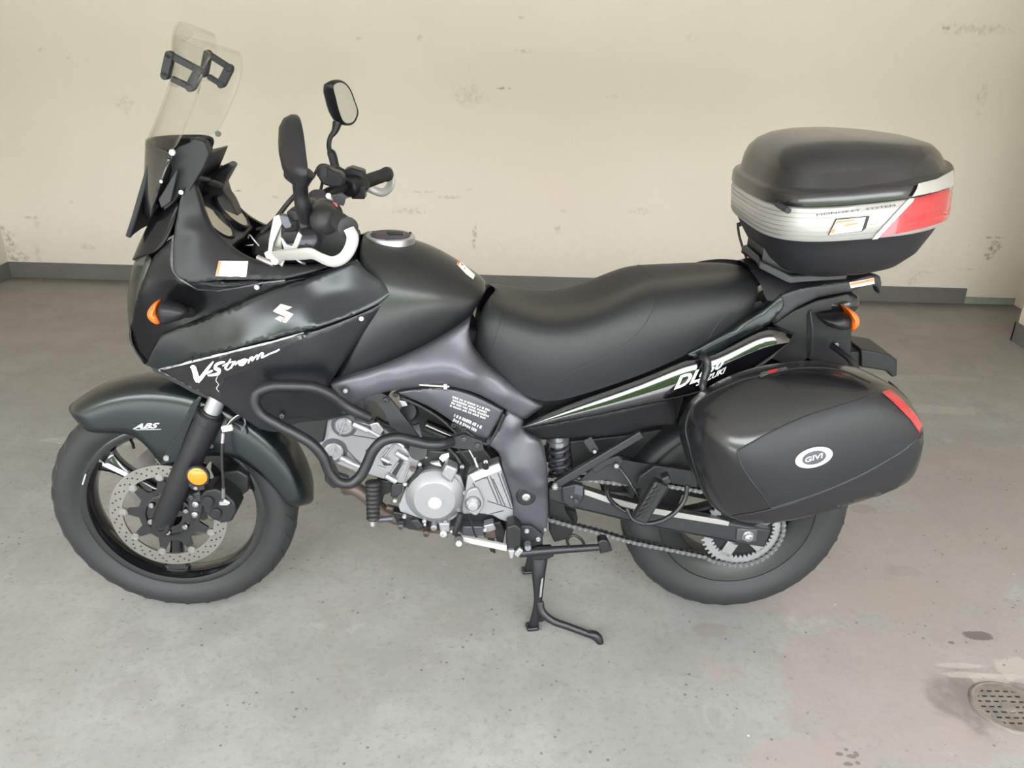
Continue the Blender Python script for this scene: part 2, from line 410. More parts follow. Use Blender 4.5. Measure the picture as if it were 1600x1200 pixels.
# ---- floor
m_floor, nt, b = nodes_mat('worn_painted_concrete')
g = nt.nodes.new('ShaderNodeNewGeometry'); pos = g.outputs['Position']
base = mixc(nt, ramp(nt, nz(nt, pos, 1.3, 6, .6), .35, .65), (.238, .236, .227), (.305, .303, .292))
base = mixc(nt, ramp(nt, nz(nt, pos, 7, 8, .7, .6), .44, .62, 0, .55), base, (.225, .218, .205))
base = mixc(nt, ramp(nt, nz(nt, pos, 45, 8, .75, .3), .50, .68, 0, .55), base, (.165, .160, .15))
base = mixc(nt, ramp(nt, nz(nt, pos, 3.1, 8, .7, 1.2), .56, .70, 0, .5), base, (.37, .362, .35))
wr = mth(nt, 'MULTIPLY', mth(nt, 'SUBTRACT', nz(nt, pos, 2.6, 6, .65, .8), .5), 3.2)
wr2 = mth(nt, 'MULTIPLY', mth(nt, 'SUBTRACT', nz(nt, pos, 9, 6, .7, .5), .5), 2.4)
def stain(c, px, py, rx, ry, col, amt, wp=wr, soft=.13, z=0.0):
    p = G(px, py); k = blob(nt, pos, (p.x, p.y, 0), (rx, ry, 1), soft, wp)
    return mixc(nt, mth(nt, 'MULTIPLY', k, amt), c, col)
pk = (.285, .238, .222)
for (px, py, rx, ry, am) in ((1420, 880, .42, .32, .62), (1540, 760, .5, .35, .5), (1290, 920, .30, .16, .5), (1380, 1060, .34, .22, .6), (1530, 1020, .34, .26, .42), (1250, 1190, .16, .06, .6),
                             (1450, 1160, .22, .06, .5), (640, 720, .10, .05, .4)):
    base = stain(base, px, py, rx, ry, pk, am)
for (px, py, rx, ry, am) in ((1110, 985, .05, .03, .45), (1345, 795, .05, .03, .5), (1410, 893, .06, .03, .35)):
    base = stain(base, px, py, rx, ry, (.20, .165, .155), am, wr2)
for (px, py, rx, ry) in ((1311, 1178, .010, .006), (1322, 1171, .006, .005), (1330, 1182, .012, .006), (1338, 1178, .006, .008), (1326, 1194, .012, .006), (1340, 1192, .006, .006)):
    base = stain(base, px, py, rx, ry, (.12, .10, .095), .8, wr2)
base = stain(base, 1525, 993, .035, .02, (.09, .08, .075), .85, wr2)
base = stain(base, 1486, 1004, .008, .006, (.11, .10, .09), .9, wr2)
base = stain(base, 1555, 1092, .15, .10, (.12, .108, .095), .75, wr2, .45)
for (px, py, rx, ry) in ((1525, 1055, .10, .012), (1505, 1040, .07, .010), (1545, 1062, .05, .03), (1585, 1045, .05, .05)):
    base = stain(base, px, py, rx, ry, (.40, .37, .33), .55, wr2)
for (px, py, rx, ry) in ((1330, 565, .30, .05), (1420, 590, .35, .04), (1460, 640, .25, .05), (1500, 525, .2, .03), (60, 440, .3, .06), (130, 690, .2, .03)):
    base = stain(base, px, py, rx, ry, (.42, .40, .37), .5, wr2)
# floor colour towards the wall carries the door-light falloff; dirt line at its foot
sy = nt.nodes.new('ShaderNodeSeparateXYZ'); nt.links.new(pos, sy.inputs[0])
far_falloff = ramp(nt, mth(nt, 'ADD', sy.outputs['Y'], mth(nt, 'MULTIPLY', wr, .35)), 2.6, 4.6, 0, .85)
base = mixc(nt, far_falloff, base, (.245, .225, .202))
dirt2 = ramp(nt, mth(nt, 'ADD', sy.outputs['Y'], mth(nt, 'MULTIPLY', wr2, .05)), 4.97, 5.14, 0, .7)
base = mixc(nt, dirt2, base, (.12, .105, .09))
# dark chips and pale specks
v1 = nt.nodes.new('ShaderNodeTexVoronoi'); v1.inputs['Scale'].default_value = 30; nt.links.new(pos, v1.inputs['Vector'])
chip = mth(nt, 'MULTIPLY', ramp(nt, v1.outputs['Distance'], .09, .15, 1, 0), ramp(nt, nz(nt, pos, 4, 4, .6), .47, .56))
base = mixc(nt, mth(nt, 'MULTIPLY', chip, .8), base, (.085, .08, .075))
v2 = nt.nodes.new('ShaderNodeTexVoronoi'); v2.inputs['Scale'].default_value = 11; nt.links.new(pos, v2.inputs['Vector'])
v3 = nt.nodes.new('ShaderNodeTexVoronoi'); v3.inputs['Scale'].default_value = 110; nt.links.new(pos, v3.inputs['Vector'])
chip3 = mth(nt, 'MULTIPLY', ramp(nt, v3.outputs['Distance'], .10, .22, 1, 0), ramp(nt, nz(nt, pos, 11, 4, .7), .50, .62))
base = mixc(nt, mth(nt, 'MULTIPLY', chip3, .6), base, (.10, .095, .09))
sp2 = mth(nt, 'MULTIPLY', ramp(nt, v2.outputs['Distance'], .025, .04, 1, 0), ramp(nt, nz(nt, pos, 2.2, 2), .52, .6))
base = mixc(nt, sp2, base, (.8, .8, .78))
nt.links.new(base, b.inputs['Base Color'])
nt.links.new(ramp(nt, nz(nt, pos, 4, 6, .6), .3, .7, .40, .58), b.inputs['Roughness'])
bp = nt.nodes.new('ShaderNodeBump'); bp.inputs['Strength'].default_value = .25; bp.inputs['Distance'].default_value = .004
nt.links.new(nz(nt, pos, 26, 6, .6), bp.inputs['Height']); nt.links.new(bp.outputs['Normal'], b.inputs['Normal'])
# ---- walls
def wall_mat(name, col_a, col_b, marks=()):
    m, nt, b = nodes_mat(name); g = nt.nodes.new('ShaderNodeNewGeometry'); pos = g.outputs['Position']
    c = mixc(nt, ramp(nt, nz(nt, pos, .8, 4, .5), .3, .7), col_a, col_b)
    c = mixc(nt, ramp(nt, nz(nt, pos, 14, 6, .7, .4), .60, .78, 0, .10), c, (.46, .42, .35))
    fine = nz(nt, pos, 30, 5, .7, .3)
    w2 = mth(nt, 'MULTIPLY', mth(nt, 'SUBTRACT', nz(nt, pos, 22, 5, .7, .6), .5), 3.0)
    for (px, py, rx, rz, am, cc) in marks:
        q = GY(px, py, ROOM_B); k = blob(nt, pos, tuple(q), (rx, 1, rz), .3, w2)
        c = mixc(nt, mth(nt, 'MULTIPLY', mth(nt, 'MULTIPLY', k, ramp(nt, fine, .40, .66)), am*.8), c, cc)
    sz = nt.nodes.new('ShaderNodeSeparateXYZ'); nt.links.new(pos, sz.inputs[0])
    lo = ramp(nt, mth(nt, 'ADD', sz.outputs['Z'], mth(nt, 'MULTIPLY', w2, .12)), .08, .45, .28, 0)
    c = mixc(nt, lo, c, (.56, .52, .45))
    nt.links.new(c, b.inputs['Base Color']); b.inputs['Roughness'].default_value = .6
    bp = nt.nodes.new('ShaderNodeBump'); bp.inputs['Strength'].default_value = .22; bp.inputs['Distance'].default_value = .006
    nt.links.new(mth(nt, 'ADD', nz(nt, pos, 9, 4, .5), mth(nt, 'MULTIPLY', fine, .3)), bp.inputs['Height']); nt.links.new(bp.outputs['Normal'], b.inputs['Normal'])
    return m
dk = (.16, .15, .14); gr = (.36, .34, .30)
marks = [(790, 138, .045, .008, .9, dk), (742, 372, .014, .07, .9, dk), (818, 80, .05, .01, .5, gr), (815, 28, .02, .008, .8, dk), (372, 298, .03, .006, .9, dk), (432, 308, .05, .008, .7, gr),
         (640, 330, .10, .02, .55, gr), (700, 308, .09, .010, .6, gr), (665, 300, .07, .008, .5, gr), (730, 296, .03, .006, .6, gr), (870, 358, .02, .03, .6, gr), (735, 148, .09, .05, .35, gr),
         (590, 298, .05, .01, .5, gr), (560, 305, .03, .01, .5, gr), (1555, 385, .05, .03, .95, dk), (1545, 400, .035, .02, .95, dk), (1552, 371, .06, .008, .8, dk), (1440, 428, .10, .02, .5, gr), (1425, 440, .04, .03, .5, gr), (1500, 420, .12, .006, .5, gr),
         (112, 317, .012, .012, .9, dk), (50, 340, .04, .01, .6, gr), (58, 350, .03, .02, .5, gr), (20, 395, .03, .09, .9, gr), (32, 402, .06, .03, .8, dk), (60, 398, .02, .06, .5, gr), (10, 380, .04, .12, .8, gr), (137, 385, .04, .02, .6, gr),
         (195, 160, .05, .05, .35, gr), (1482, 8, .01, .01, .8, dk), (1478, 44, .02, .008, .7, dk), (1520, 45, .2, .03, .4, gr), (900, 440, .4, .012, .4, gr), (1000, 330, .06, .02, .4, gr), (655, 60, .02, .02, .5, gr), (1535, 155, .03, .08, .35, gr),
         (1080, 60, .03, .02, .3, gr), (960, 150, .05, .01, .3, gr), (880, 330, .03, .01, .4, gr), (1440, 360, .012, .012, .8, dk), (1515, 385, .01, .01, .8, dk), (560, 60, .02, .01, .4, gr), (105, 90, .015, .006, .6, gr), (65, 78, .02, .012, .5, gr)]
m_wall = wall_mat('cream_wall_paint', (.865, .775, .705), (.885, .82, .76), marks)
m_wall2 = wall_mat('cream_side_wall_paint', (.78, .71, .61), (.81, .75, .66))
m_base = mat('dark_grey_baseboard_paint', (.155, .148, .148), .5, noise=(9, .12))
m_ceil = mat('pale_ceiling_paint', (.72, .70, .66), .7, noise=(3, .05))
def slab(name, x0, x1, y0, y1, z0, z1, m, kind='structure', parent=None, bevel=0):
    o = bb(name, [box(((x0+x1)/2, (y0+y1)/2, (z0+z1)/2), x1-x0, y1-y0, z1-z0)], m, parent, smooth=0, bevel=bevel)
    if kind: o['kind'] = kind
    return o
L_, R_, B_, F_, T_ = ROOM_L, ROOM_R, ROOM_B, ROOM_F, ROOM_T
DR = G(1575, 1106)                         # floor drain centre
fl = slab('floor', L_-.15, R_+.15, F_, B_+.15, -.12, 0, m_floor)
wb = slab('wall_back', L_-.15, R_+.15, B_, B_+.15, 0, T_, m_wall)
slab('wall_left', L_-.15, L_, F_, B_, 0, T_, m_wall2)
slab('wall_right', R_, R_+.15, F_, B_, 0, T_, m_wall2)
slab('wall_front', L_-.15, R_+.15, F_-.15, F_, DOOR_T, T_+.15, m_wall2)
slab('ceiling', L_-.15, R_+.15, F_, B_+.15, T_, T_+.15, m_ceil)
be = GY(1511, 458, B_-.02)
o = slab('baseboard_back', L_+.012, be.x, B_-.014, B_, 0, .101, m_base, bevel=.002)
o = slab('baseboard_left', L_, L_+.012, F_, B_, 0, .101, m_base, bevel=.002)
# protruding pier at the right with its own skirting
pc = G(1570, 531); PIER_Y = pc.y; PIER_X = pc.x+.03
slab('trim_pier_right', PIER_X+.012, R_, PIER_Y-1.3, PIER_Y-.012, 0, T_, m_wall2)
m1 = MB()
m1.add(box(((PIER_X+R_)/2, PIER_Y-.006, .055), R_-PIER_X, .012, .11), m_base)
m1.add(box((PIER_X+.006, PIER_Y-.65, .055), .012, 1.3, .11), m_base)
m1.build('baseboard_right', None, smooth=0)['kind'] = 'structure'
# patch of old green paint low on the wall past the baseboard
m_green = mat('old_green_paint', (.30, .34, .27), .6, noise=(14, .35))
slab('trim_green_strip', be.x+.002, R_-.001, B_-.004, B_, 0, .045, m_green)
# ---- outside the open door
m_drive = mat('pale_driveway_concrete', (.70, .67, .63), .8, noise=(1.5, .15))  # pale tone raised so the driveway bounces more light inside
m_grass = mat('mown_grass', (.11, .18, .045), .8, noise=(3, .5), bump=(40, .8))
m_leaf = mat('hedge_foliage', (.075, .14, .03), .7, noise=(2.5, .7), bump=(9, 1.0))
slab('driveway_ground', -9, 9, -9.4, F_, -.14, -.02, m_drive)
slab('lawn_ground', -22, 22, -22, -9.4, -.14, -.02, m_grass)
hv = []; hf = []; rs = random.Random(5); NX, NZ = 60, 8
for i in range(NX+1):
    for j in range(NZ+1):
        t = j/NZ; x = -18+36*i/NX; z = 3.8*t+(rs.random()-.5)*.35*(1 if 0 < j else 0)
        hv.append((x+(rs.random()-.5)*.3, -10.6+.9*t*t+(rs.random()-.5)*.5, max(-.02, z)))
for i in range(NX):
    for j in range(NZ): a = i*(NZ+1)+j; hf.append((a, a+1, a+NZ+2, a+NZ+1))
n0 = len(hv); hv += [(x, y-1.6, z) for x, y, z in hv]; hf += [tuple(k+n0 for k in reversed(f)) for f in list(hf)]
for i in range(NX): a = i*(NZ+1)+NZ; hf.append((a, a+n0, a+NZ+1+n0, a+NZ+1))
hd = bb('garden_hedge', [(hv, hf)], m_leaf, None, smooth=0)
tagl(hd, 'long green hedge beyond the lawn, opposite the garage opening', 'hedge', 'stuff')
# ---- floor drain
dr = bpy.data.objects.new('floor_drain', None); COL.objects.link(dr); dr.location = (DR.x, DR.y, 0)
tagl(dr, 'round dirty metal floor drain cover set in the concrete at the lower right', 'drain cover')
m_dr = mat('corroded_drain_metal', (.20, .18, .155), .55, .3, noise=(30, .5), bump=(90, .6))
m_hole = mat('drain_hole_shade', (.03, .026, .022), .8)  # flat dark colour stands for the shade down the drain hole
RD = .088
bb('rim', [lathe((0, 0, .0), [(RD*.93, .001), (RD*.93, .005), (RD*.96, .006), (RD, .0045), (RD*1.04, .001)], (0, 0, 1), 48, caps=False)], m_dr, dr)
bb('hole_disc', [lathe((0, 0, 0), [(0, .0008), (RD*.94, .0008)], (0, 0, 1), 40, caps=False)], m_hole, dr)
# grate plate with slots, built as bars and cross ribs
gb = MB(); rs = random.Random(2); ny = 9; sp = 2*RD*.93/ny
for i in range(ny+1):
    y = -RD*.93+sp*i; hw = math.sqrt(max(0, (RD*.93)**2-y*y))
    if hw > .004: gb.add(box((0, y, .0028), 2*hw, sp*.52, .0034), m_dr)
for i in range(8):
    x = -RD*.85+i*RD*1.7/7; hw = math.sqrt(max(0, (RD*.92)**2-x*x)); gb.add(box((x, 0, .0026), .008, 2*hw, .0032), m_dr)
gb.add(lathe((0, 0, .001), [(0, .0042), (.016, .0042), (.018, .003), (.018, 0)], (0, 0, 1), 20), m_dr)
gb.add(lathe((0, 0, .001), [(RD*.80, .0), (RD*.80, .0038), (RD*.93, .0038), (RD*.93, 0)], (0, 0, 1), 40, caps=False), m_dr)
gb.build('grate', dr, smooth=20)
# ================================================================ the motorcycle
bike = bpy.data.objects.new('motorcycle', None); COL.objects.link(bike)
bike.location = (BX, BY, 0); bike.rotation_euler = (0, 0, PSI)
tagl(bike, 'black touring motorcycle with rear luggage cases standing on its centre stand', 'motorcycle')
def wheel(name, cx, cz, R, rimr, w, rimw, nsp, a0, dp_=.020, rm='rim'):
    # tyre
    pr = [(rimr-.006, -rimw*.46), (rimr+.006, -rimw*.52), (rimr+.018, -w*.42), (rimr+(R-rimr)*.35, -w*.495), (rimr+(R-rimr)*.62, -w*.49), (R-.022, -w*.42), (R-.009, -w*.30), (R-.002, -w*.15), (R, 0)]
    pr = pr+[(r, -y) for r, y in pr[-2::-1]]
    # rim: flanges, drop centre
    rp = [(rimr+.008, -rimw*.52), (rimr+.002, -rimw*.545), (rimr-.006, -rimw*.52), (rimr-.012, -rimw*.50), (rimr-dp_*.7, -rimw*.40), (rimr-dp_, -rimw*.30), (rimr-dp_*1.1, -rimw*.1), (rimr-dp_*1.1, rimw*.1),
          (rimr-dp_, rimw*.30), (rimr-dp_*.7, rimw*.40), (rimr-.012, rimw*.50), (rimr-.006, rimw*.52), (rimr+.002, rimw*.545), (rimr+.008, rimw*.52)]
    m = MB(); m.add(lathe((cx, 0, cz), rp, seg=96, caps=False), rm)
    m.add(lathe((cx, 0, cz), [(.0, -.045), (.042, -.045), (.046, -.03), (.046, .03), (.042, .045), (0, .045)], seg=40), rm)
    root = m.build(name, bike, smooth=40)
    ty = bb('tire', [lathe((cx, 0, cz), pr, seg=128, caps=False)], 'rubber', root, smooth=60)
    # tread: thin dark sipes running from the shoulder to the crown
    tb = MB()
    def tyr(yy):                                  # tyre radius at lateral offset
        q = sorted([(abs(y), r) for r, y in pr if r > R-.05]); 
        for (y0, r0), (y1, r1) in zip(q, q[1:]):
            if y0 <= abs(yy) <= y1 and y1 > y0: return r0+(r1-r0)*(abs(yy)-y0)/(y1-y0)
        return q[-1][1]
    for k in range(34):
        for s in (-1, 1):
            L = []
            for i in range(7):
                t = i/6; yy = w*(.06+.37*t); an = 2*PI*(k+(.5 if s > 0 else 0))/34+.16*t**1.5; rr = tyr(yy)+.0004
                L.append(Vector((cx+rr*math.cos(an), s*yy, cz+rr*math.sin(an))))
            tb.add(tubeg(L, [.0006, .0016, .0022, .0024, .0024, .002, .0008], 5, smooth=False), 'dark')
    t_ = tb.build('tread_grooves', root, smooth=40); t_['kind'] = 'stuff'
    # cast spokes
    for k in range(nsp):
        a = a0+2*PI*k/nsp; d = Vector((math.cos(a), 0, math.sin(a))); s = Vector((-math.sin(a), 0, math.cos(a)))
        rows = []
        for (t, hw, dp) in ((.034, .034, .026), (.07, .022, .022), (rimr*.55, .016, .017), (rimr-.065, .020, .018), (rimr-.010-dp_, .034, .022), (rimr-dp_*.9, .052, .024)):
            c = Vector((cx, 0, cz))+d*t
            rows.append([c+s*hw*u+Vector((0, dp*v, 0)) for u, v in ((-1, -.5), (-.6, -1), (.6, -1), (1, -.5), (1, .5), (.6, 1), (-.6, 1), (-1, .5))])
        bb('spoke', [surfg(rows, True, True)], rm, root, sub=1)
    return root
fw = wheel('front_wheel', 0, .329, .329, .2405, .112, .074, 3, math.radians(142))
rw = wheel('rear_wheel', 1.555, .326, .321, .216, .150, .105, 3, math.radians(70), .052, 'rim_m')
# front wheel: floating discs left and right
def disc(side, parent, cx, cz, yy, R, r):
    s = side; n = 72; m = MB(); vs = []; fs = []; t = .0028
    # ring with drilled dark holes
    prof = [(r, -t), (R, -t), (R, t), (r, t), (r, -t)]
    m.add(lathe((cx, yy, cz), prof, seg=90, caps=False), 'disc')
    for k in range(9):                       # ears for the buttons
        a = 2*PI*(k+.35)/9; c = Vector((cx+math.cos(a)*(r-.002), yy, cz+math.sin(a)*(r-.002)))
        m.add(lathe(c, [(.0, -t*1.02), (.0115, -t*1.02), (.0115, t), (0, t)], seg=16), 'disc')
    o = m.build('brake_disc', parent, smooth=30); 
    h = MB()
    for row, (rr, off) in enumerate(((r+.0095, 0), (r+.0185, .35), (R-.0085, .7))):
        for k in range(30):
            a = 2*PI*(k+off)/30; c = (cx+math.cos(a)*rr, yy+s*(t+.0002), cz+math.sin(a)*rr)
            h.add(lathe(c, [(0, 0), (.0027, 0)], (0, s, 0), 8, caps=False), 'dark')
    hh = h.build('drilled_holes', parent, smooth=0); hh['kind'] = 'stuff'
    # carrier: black star
    rows = []; oc = []
    N = 9
    pts = []
    for k in range(N):
        a = 2*PI*(k+.35)/N
        for da, rr in ((-.20, r-.040), (-.085, r-.013), (.085, r-.013), (.20, r-.040)):
            pts.append((cx+math.cos(a+da)*rr, yy-s*.001, cz+math.sin(a+da)*rr))
    m = MB(); ring_in = [(cx+math.cos(2*PI*i/(4*N)+2*PI*(.35)/N-.3)*.035, yy-s*.001, cz+math.sin(2*PI*i/(4*N)+2*PI*.35/N-.3)*.035) for i in range(4*N)]
    n4 = 4*N; vs = pts+ring_in; fs = [(i, (i+1) % n4, n4+(i+1) % n4, n4+i) for i in range(n4)]
    d = Vector((0, -s*.006, 0)); vs2 = [tuple(Vector(p)+d) for p in vs]; L = len(vs)
    fs2 = fs+[tuple(i+L for i in reversed(f)) for f in fs]+[(i, i+L, (i+1) % n4+L, (i+1) % n4) for i in range(n4)]
    m.add((vs+vs2, fs2), 'rim')
    m.add(lathe((cx, yy, cz), [(.066, s*.000), (.066, s*.004), (.060, s*.005), (.058, s*.0)], seg=48, caps=False), 'rim')
    m.build('disc_carrier', parent, smooth=30)
    m = MB()
    for k in range(9):
        a = 2*PI*(k+.35)/9; c = (cx+math.cos(a)*(r-.002), yy+s*t, cz+math.sin(a)*(r-.002))
        m.add(lathe(c, [(.0085, 0), (.0085, .002), (.0048, .002), (.0045, .0005), (0, .0005)], (0, s, 0), 16), 'steel')
    m.build('disc_button', parent, smooth=30)['kind'] = 'stuff'
    for k in range(6):
        a = 2*PI*k/6+.35; c = (cx+math.cos(a)*.052, yy+s*.002, cz+math.sin(a)*.052)
        bb('disc_bolt', [lathe(c, [(.0075, 0), (.0078, .004), (.006, .006), (.003, .006), (.0028, .004), (0, .004)], (0, s, 0), 14)], 'steel', parent)
    return o
disc(-1, fw, 0, .329, -.070, .155, .121)
disc(1, fw, 0, .329, .070, .155, .121)
# ---------------------------------------------------------------- body panels
HALF = .165
def pan(name, outline, ctrl, m, parent=None, mirror=True, **k):
    return bb(name, [panelg(outline, ctrl, **k)], m, parent or bike, smooth=50, mirror=mirror)
upper = pan('side_fairing', [(227, 572, -.135, 1), (238, 548, -.15), (251, 524, -.155, 1), (300, 504, -.17), (350, 484, -.185), (400, 463, -.19), (445, 446, -.188), (500, 429, -.175), (540, 413, -.158), (556, 407, -.15, 1),
             (568, 420, -.155), (592, 436, -.16), (617, 456, -.163, 1), (590, 476, -.185), (545, 496, -.205), (497, 513, -.228, 1), (430, 529, -.232), (370, 545, -.225), (300, 563, -.18), (247, 577, -.145)],
            [(440, 500, -.222), (360, 520, -.205), (500, 470, -.195), (530, 455, -.178), (470, 475, -.207)], 'paint', thick=.012)
lower = pan('lower_fairing', [(230, 572, -.13, 1), (300, 563, -.172), (370, 547, -.215), (430, 531, -.222), (497, 515, -.219, 1), (545, 497, -.197), (590, 477, -.178), (617, 457, -.157, 1), (598, 482, -.168), (572, 515, -.176), (541, 561, -.18), (513, 603, -.178, 1),
             (528, 632, -.172), (548, 651, -.162, 1), (505, 658, -.158), (462, 663, -.155), (430, 676, -.155), (404, 672, -.158, 1), (375, 652, -.160), (343, 630, -.155), (300, 608, -.142), (262, 588, -.134)],
            [(440, 560, -.212), (500, 560, -.208), (430, 600, -.195), (360, 590, -.178), (480, 630, -.172)], 'paint_refl', thick=.014, r=.007)
nose = pan('nose_cowl', [(205, 533, -.10, 1), (206, 500, -.118), (214, 462, -.135), (228, 425, -.138), (243, 396, -.135), (270, 372, -.135), (281, 436, -.165, 1), (330, 440, -.172), (400, 439, -.18), (460, 436, -.175), (530, 418, -.150, 1), (445, 450, -.175), (300, 510, -.155), (251, 532, -.135), (232, 566, -.12, 1), (216, 550, -.11)],
           [(300, 470, -.150), (250, 470, -.142)], 'nose', r=.004)
cowl = pan('cockpit_cowl', [(281, 437, -.176), (272, 428, -.170), (269, 400, -.16), (271, 366, -.150), (276, 335, -.14), (284, 300, -.13), (300, 283, -.120), (309, 300, -.118), (318, 330, -.12), (331, 358, -.125), (352, 380, -.135), (387, 404, -.155), (430, 414, -.165), (475, 416, -.165), (528, 413, -.152, 1), (485, 427, -.172), (445, 437, -.184, 1), (350, 438, -.182)],
           [(330, 400, -.158), (300, 360, -.148)], 'plastic_s')
pan('cowl_edge', [(268, 372, -.140, 1), (273, 371, -.142, 1), (273, 420, -.166), (283, 436, -.175), (445, 437.5, -.186, 1), (445, 440, -.185, 1), (283, 440, -.176), (269, 424, -.166)], [], 'frame', r=.001, thick=.004)
bb('fairing_screw', [bolt(402, 448, -.188, .0065, seg=10)], 'steel', upper)
bb('fairing_screw', [bolt(565, 497, -.202, .0065, seg=10)], 'steel', upper)
bb('fairing_screw', [bolt(540, 610, -.186, .0065, seg=10)], 'steel', lower)
bb('fairing_screw', [bolt(441, 649, -.175, .0065, seg=10)], 'frame', lower)
bb('fairing_screw', [bolt(284, 300, -.135, .006, seg=10)], 'steel', cowl)
# recess inside the crash bar loop
pan('intake_recess', [(398, 615, -.185), (412, 603, -.187), (440, 599, -.19), (480, 601, -.187), (505, 610, -.185), (540, 640, -.172), (520, 650, -.166), (460, 655, -.165), (420, 655, -.166), (404, 640, -.175)], [(460, 630, -.176)], 'plastic_s', lower, r=.006, thick=.008)
# headlight and the cowl over it
def cage(name, rows, m, parent=None, sub=2, mirror=True, solid=0, smooth=60, weld=True):
    R = [PP(r) for r in rows]; o = bb(name, [surfg(R)], m, parent or bike, smooth=0, mirror=mirror, weld=weld)
    o.data.shade_smooth()
    a = o.modifiers.new('s', 'SUBSURF'); a.levels = a.render_levels = sub
    if solid: a = o.modifiers.new('t', 'SOLIDIFY'); a.thickness = solid; a.offset = 0
    return o
hl = cage('headlight', [[(241, 398, -.138), (226, 437, -.141), (213, 478, -.13), (207, 514, -.11)], [(222, 400, -.125), (207, 438, -.125), (200, 478, -.112), (201, 512, -.095)],
                   [(208, 408, -.08), (198, 442, -.075), (197, 476, -.065), (202, 504, -.055)], [(220, 388, 0), (213, 420, 0), (213, 452, 0), (217, 480, 0)]], 'lens', solid=.003)
cage('reflector', [[(238, 405, -.12), (224, 440, -.122), (214, 475, -.115), (210, 505, -.10)], [(226, 410, -.11), (214, 440, -.108), (208, 475, -.10), (209, 503, -.085)],
                   [(226, 408, -.05), (219, 440, -.05), (216, 470, -.05), (218, 495, -.05)], [(232, 395, 0), (226, 425, 0), (226, 452, 0), (228, 478, 0)]], 'tarnish', hl)
cage('headlight_cowl', [[(284, 310, -.125), (271, 350, -.135), (262, 378, -.138), (242, 397, -.139)], [(262, 318, -.11), (243, 350, -.118), (228, 375, -.122), (214, 402, -.12)],
                        [(252, 318, -.06), (233, 348, -.07), (217, 378, -.075), (204, 411, -.075)], [(262, 298, 0), (244, 330, 0), (230, 358, 0), (218, 388, 0)]], 'nose', solid=.004)
cage('chin', [[(206, 512, -.11), (203, 522, -.112), (208, 545, -.11), (226, 568, -.125)], [(201, 514, -.09), (200, 528, -.09), (206, 546, -.09), (228, 572, -.10)], [(217, 482, 0), (216, 496, 0), (222, 515, 0), (248, 545, 0)]], 'plastic_s', solid=.004)
# ---- front turn signals
def signal(name, body, lens, y0, y1, parent=bike):
    m = MB(); 
    q0 = crv(PP(body, y0), 5, True); q1 = crv(PP(body, y1), 5, True); c0 = sum(q0, Vector())/len(q0)
    n = len(q0); rows = [[c0+(p-c0)*k+Vector((0, dy, 0)) for p in q0] for k, dy in ((.35, -.016), (.75, -.011), (1, 0))]+[[c0+(p-c0)*k+Vector((0, dy, 0)) for p in q0] for k, dy in ((1, y1-y0-.0), (.75, y1-y0+.01))]
    m.add(surfg(rows, True, True), 'plastic_s'); b = m.build(name, parent, smooth=60, mirror=True)
    q0 = crv(PP(lens, y0-.001), 5, True); c0 = sum(q0, Vector())/len(q0)
    rows = [[c0+(p-c0)*k+Vector((0, dy, 0)) for p in q0] for k, dy in ((.3, -.017), (.75, -.012), (1.02, 0))]+[[c0+(p-c0)*k+Vector((0, dy, 0)) for p in q0] for k, dy in ((1.02, y1-y0+.001), (.7, y1-y0+.011))]
    bb('signal_lens', [surfg(rows, True, True)], 'orange', b, smooth=60, mirror=True)
    return b
sg = signal('front_turn_signal', [(243, 479), (248, 474), (262, 474), (280, 478), (292, 488), (287, 497), (270, 503), (252, 506), (246, 500)], [(246, 471), (235, 479), (230, 490), (236, 501), (247, 507), (250, 498), (245, 489)], -.20, -.182)
bb('signal_stem', [tubeg([P(284, 490, -.185), P(298, 488, -.15), P(306, 488, -.13)], .012, 10)], 'rubber_s', sg, smooth=60, mirror=True)
# ---- screens
def screen(name, near, bulge, hy, m, top=None, thick=.004, cols=(-1, -.75, -.4, 0), parent=bike):
    rows = []
    for i, pp in enumerate(near):
        N = P(pp[0], pp[1], -hy); s = pp[2] if len(pp) > 2 else 1.0; up = pp[3] if len(pp) > 3 else 0.0; bu = bulge*(pp[4] if len(pp) > 4 else 1.0)
        rows.append([(N.x-bu*(1-c*c), c*hy*s, N.z+up*(1-c*c)) for c in cols])
    o = bb(name, [surfg(rows)], m, parent, smooth=0, mirror=True, weld=True); o.data.shade_smooth()
    a = o.modifiers.new('s', 'SUBSURF'); a.levels = a.render_levels = 2
    a = o.modifiers.new('t', 'SOLIDIFY'); a.thickness = thick; a.offset = 0
    return o
ws = screen('windscreen', [(272, 238), (285, 208), (298, 177), (309, 150), (315, 125), (317, 104, .96, .015), (318, 92, .80, .03), (320, 86, .6, .035)], .115, .160, 'glass')
screen('smoked_screen_base', [(226, 350, .72, 0, .50), (234, 325, .85, 0, .58), (245, 300, .95, 0, .70), (259, 268, 1.0, .0, .86), (272, 239, 1.0, .01, 1.0)], .115, .162, 'smoke', parent=bike)
screen('spoiler_screen', [(280, 138), (283, 115), (284, 95), (283, 77), (284, 66, .95, .01), (287, 58, .78, .022), (292, 54, .5, .024)], .055, .125, 'glass')
# centre air deflector standing in front of the screen
rows = []
for (px, py) in ((190, 371), (200, 340), (210, 305), (219, 275), (226, 253)):
    N = P(px, py, -.095); rows.append([(N.x+.004+.010*abs(c)**2, c*.095, N.z) for c in (-1, -.6, 0, .6, 1)])
df = bb('air_deflector', [surfg(rows)], 'plastic', bike, smooth=0); df.data.shade_smooth()
a = df.modifiers.new('t', 'SOLIDIFY'); a.thickness = .012; a.offset = 0
a = df.modifiers.new('b', 'BEVEL'); a.width = .003; a.segments = 2
bb('screen_bolt', [bolt(270, 238, -.166, .0075, seg=12), bolt(253, 283, -.156, .004, seg=12)], 'steel', ws, mirror=True)
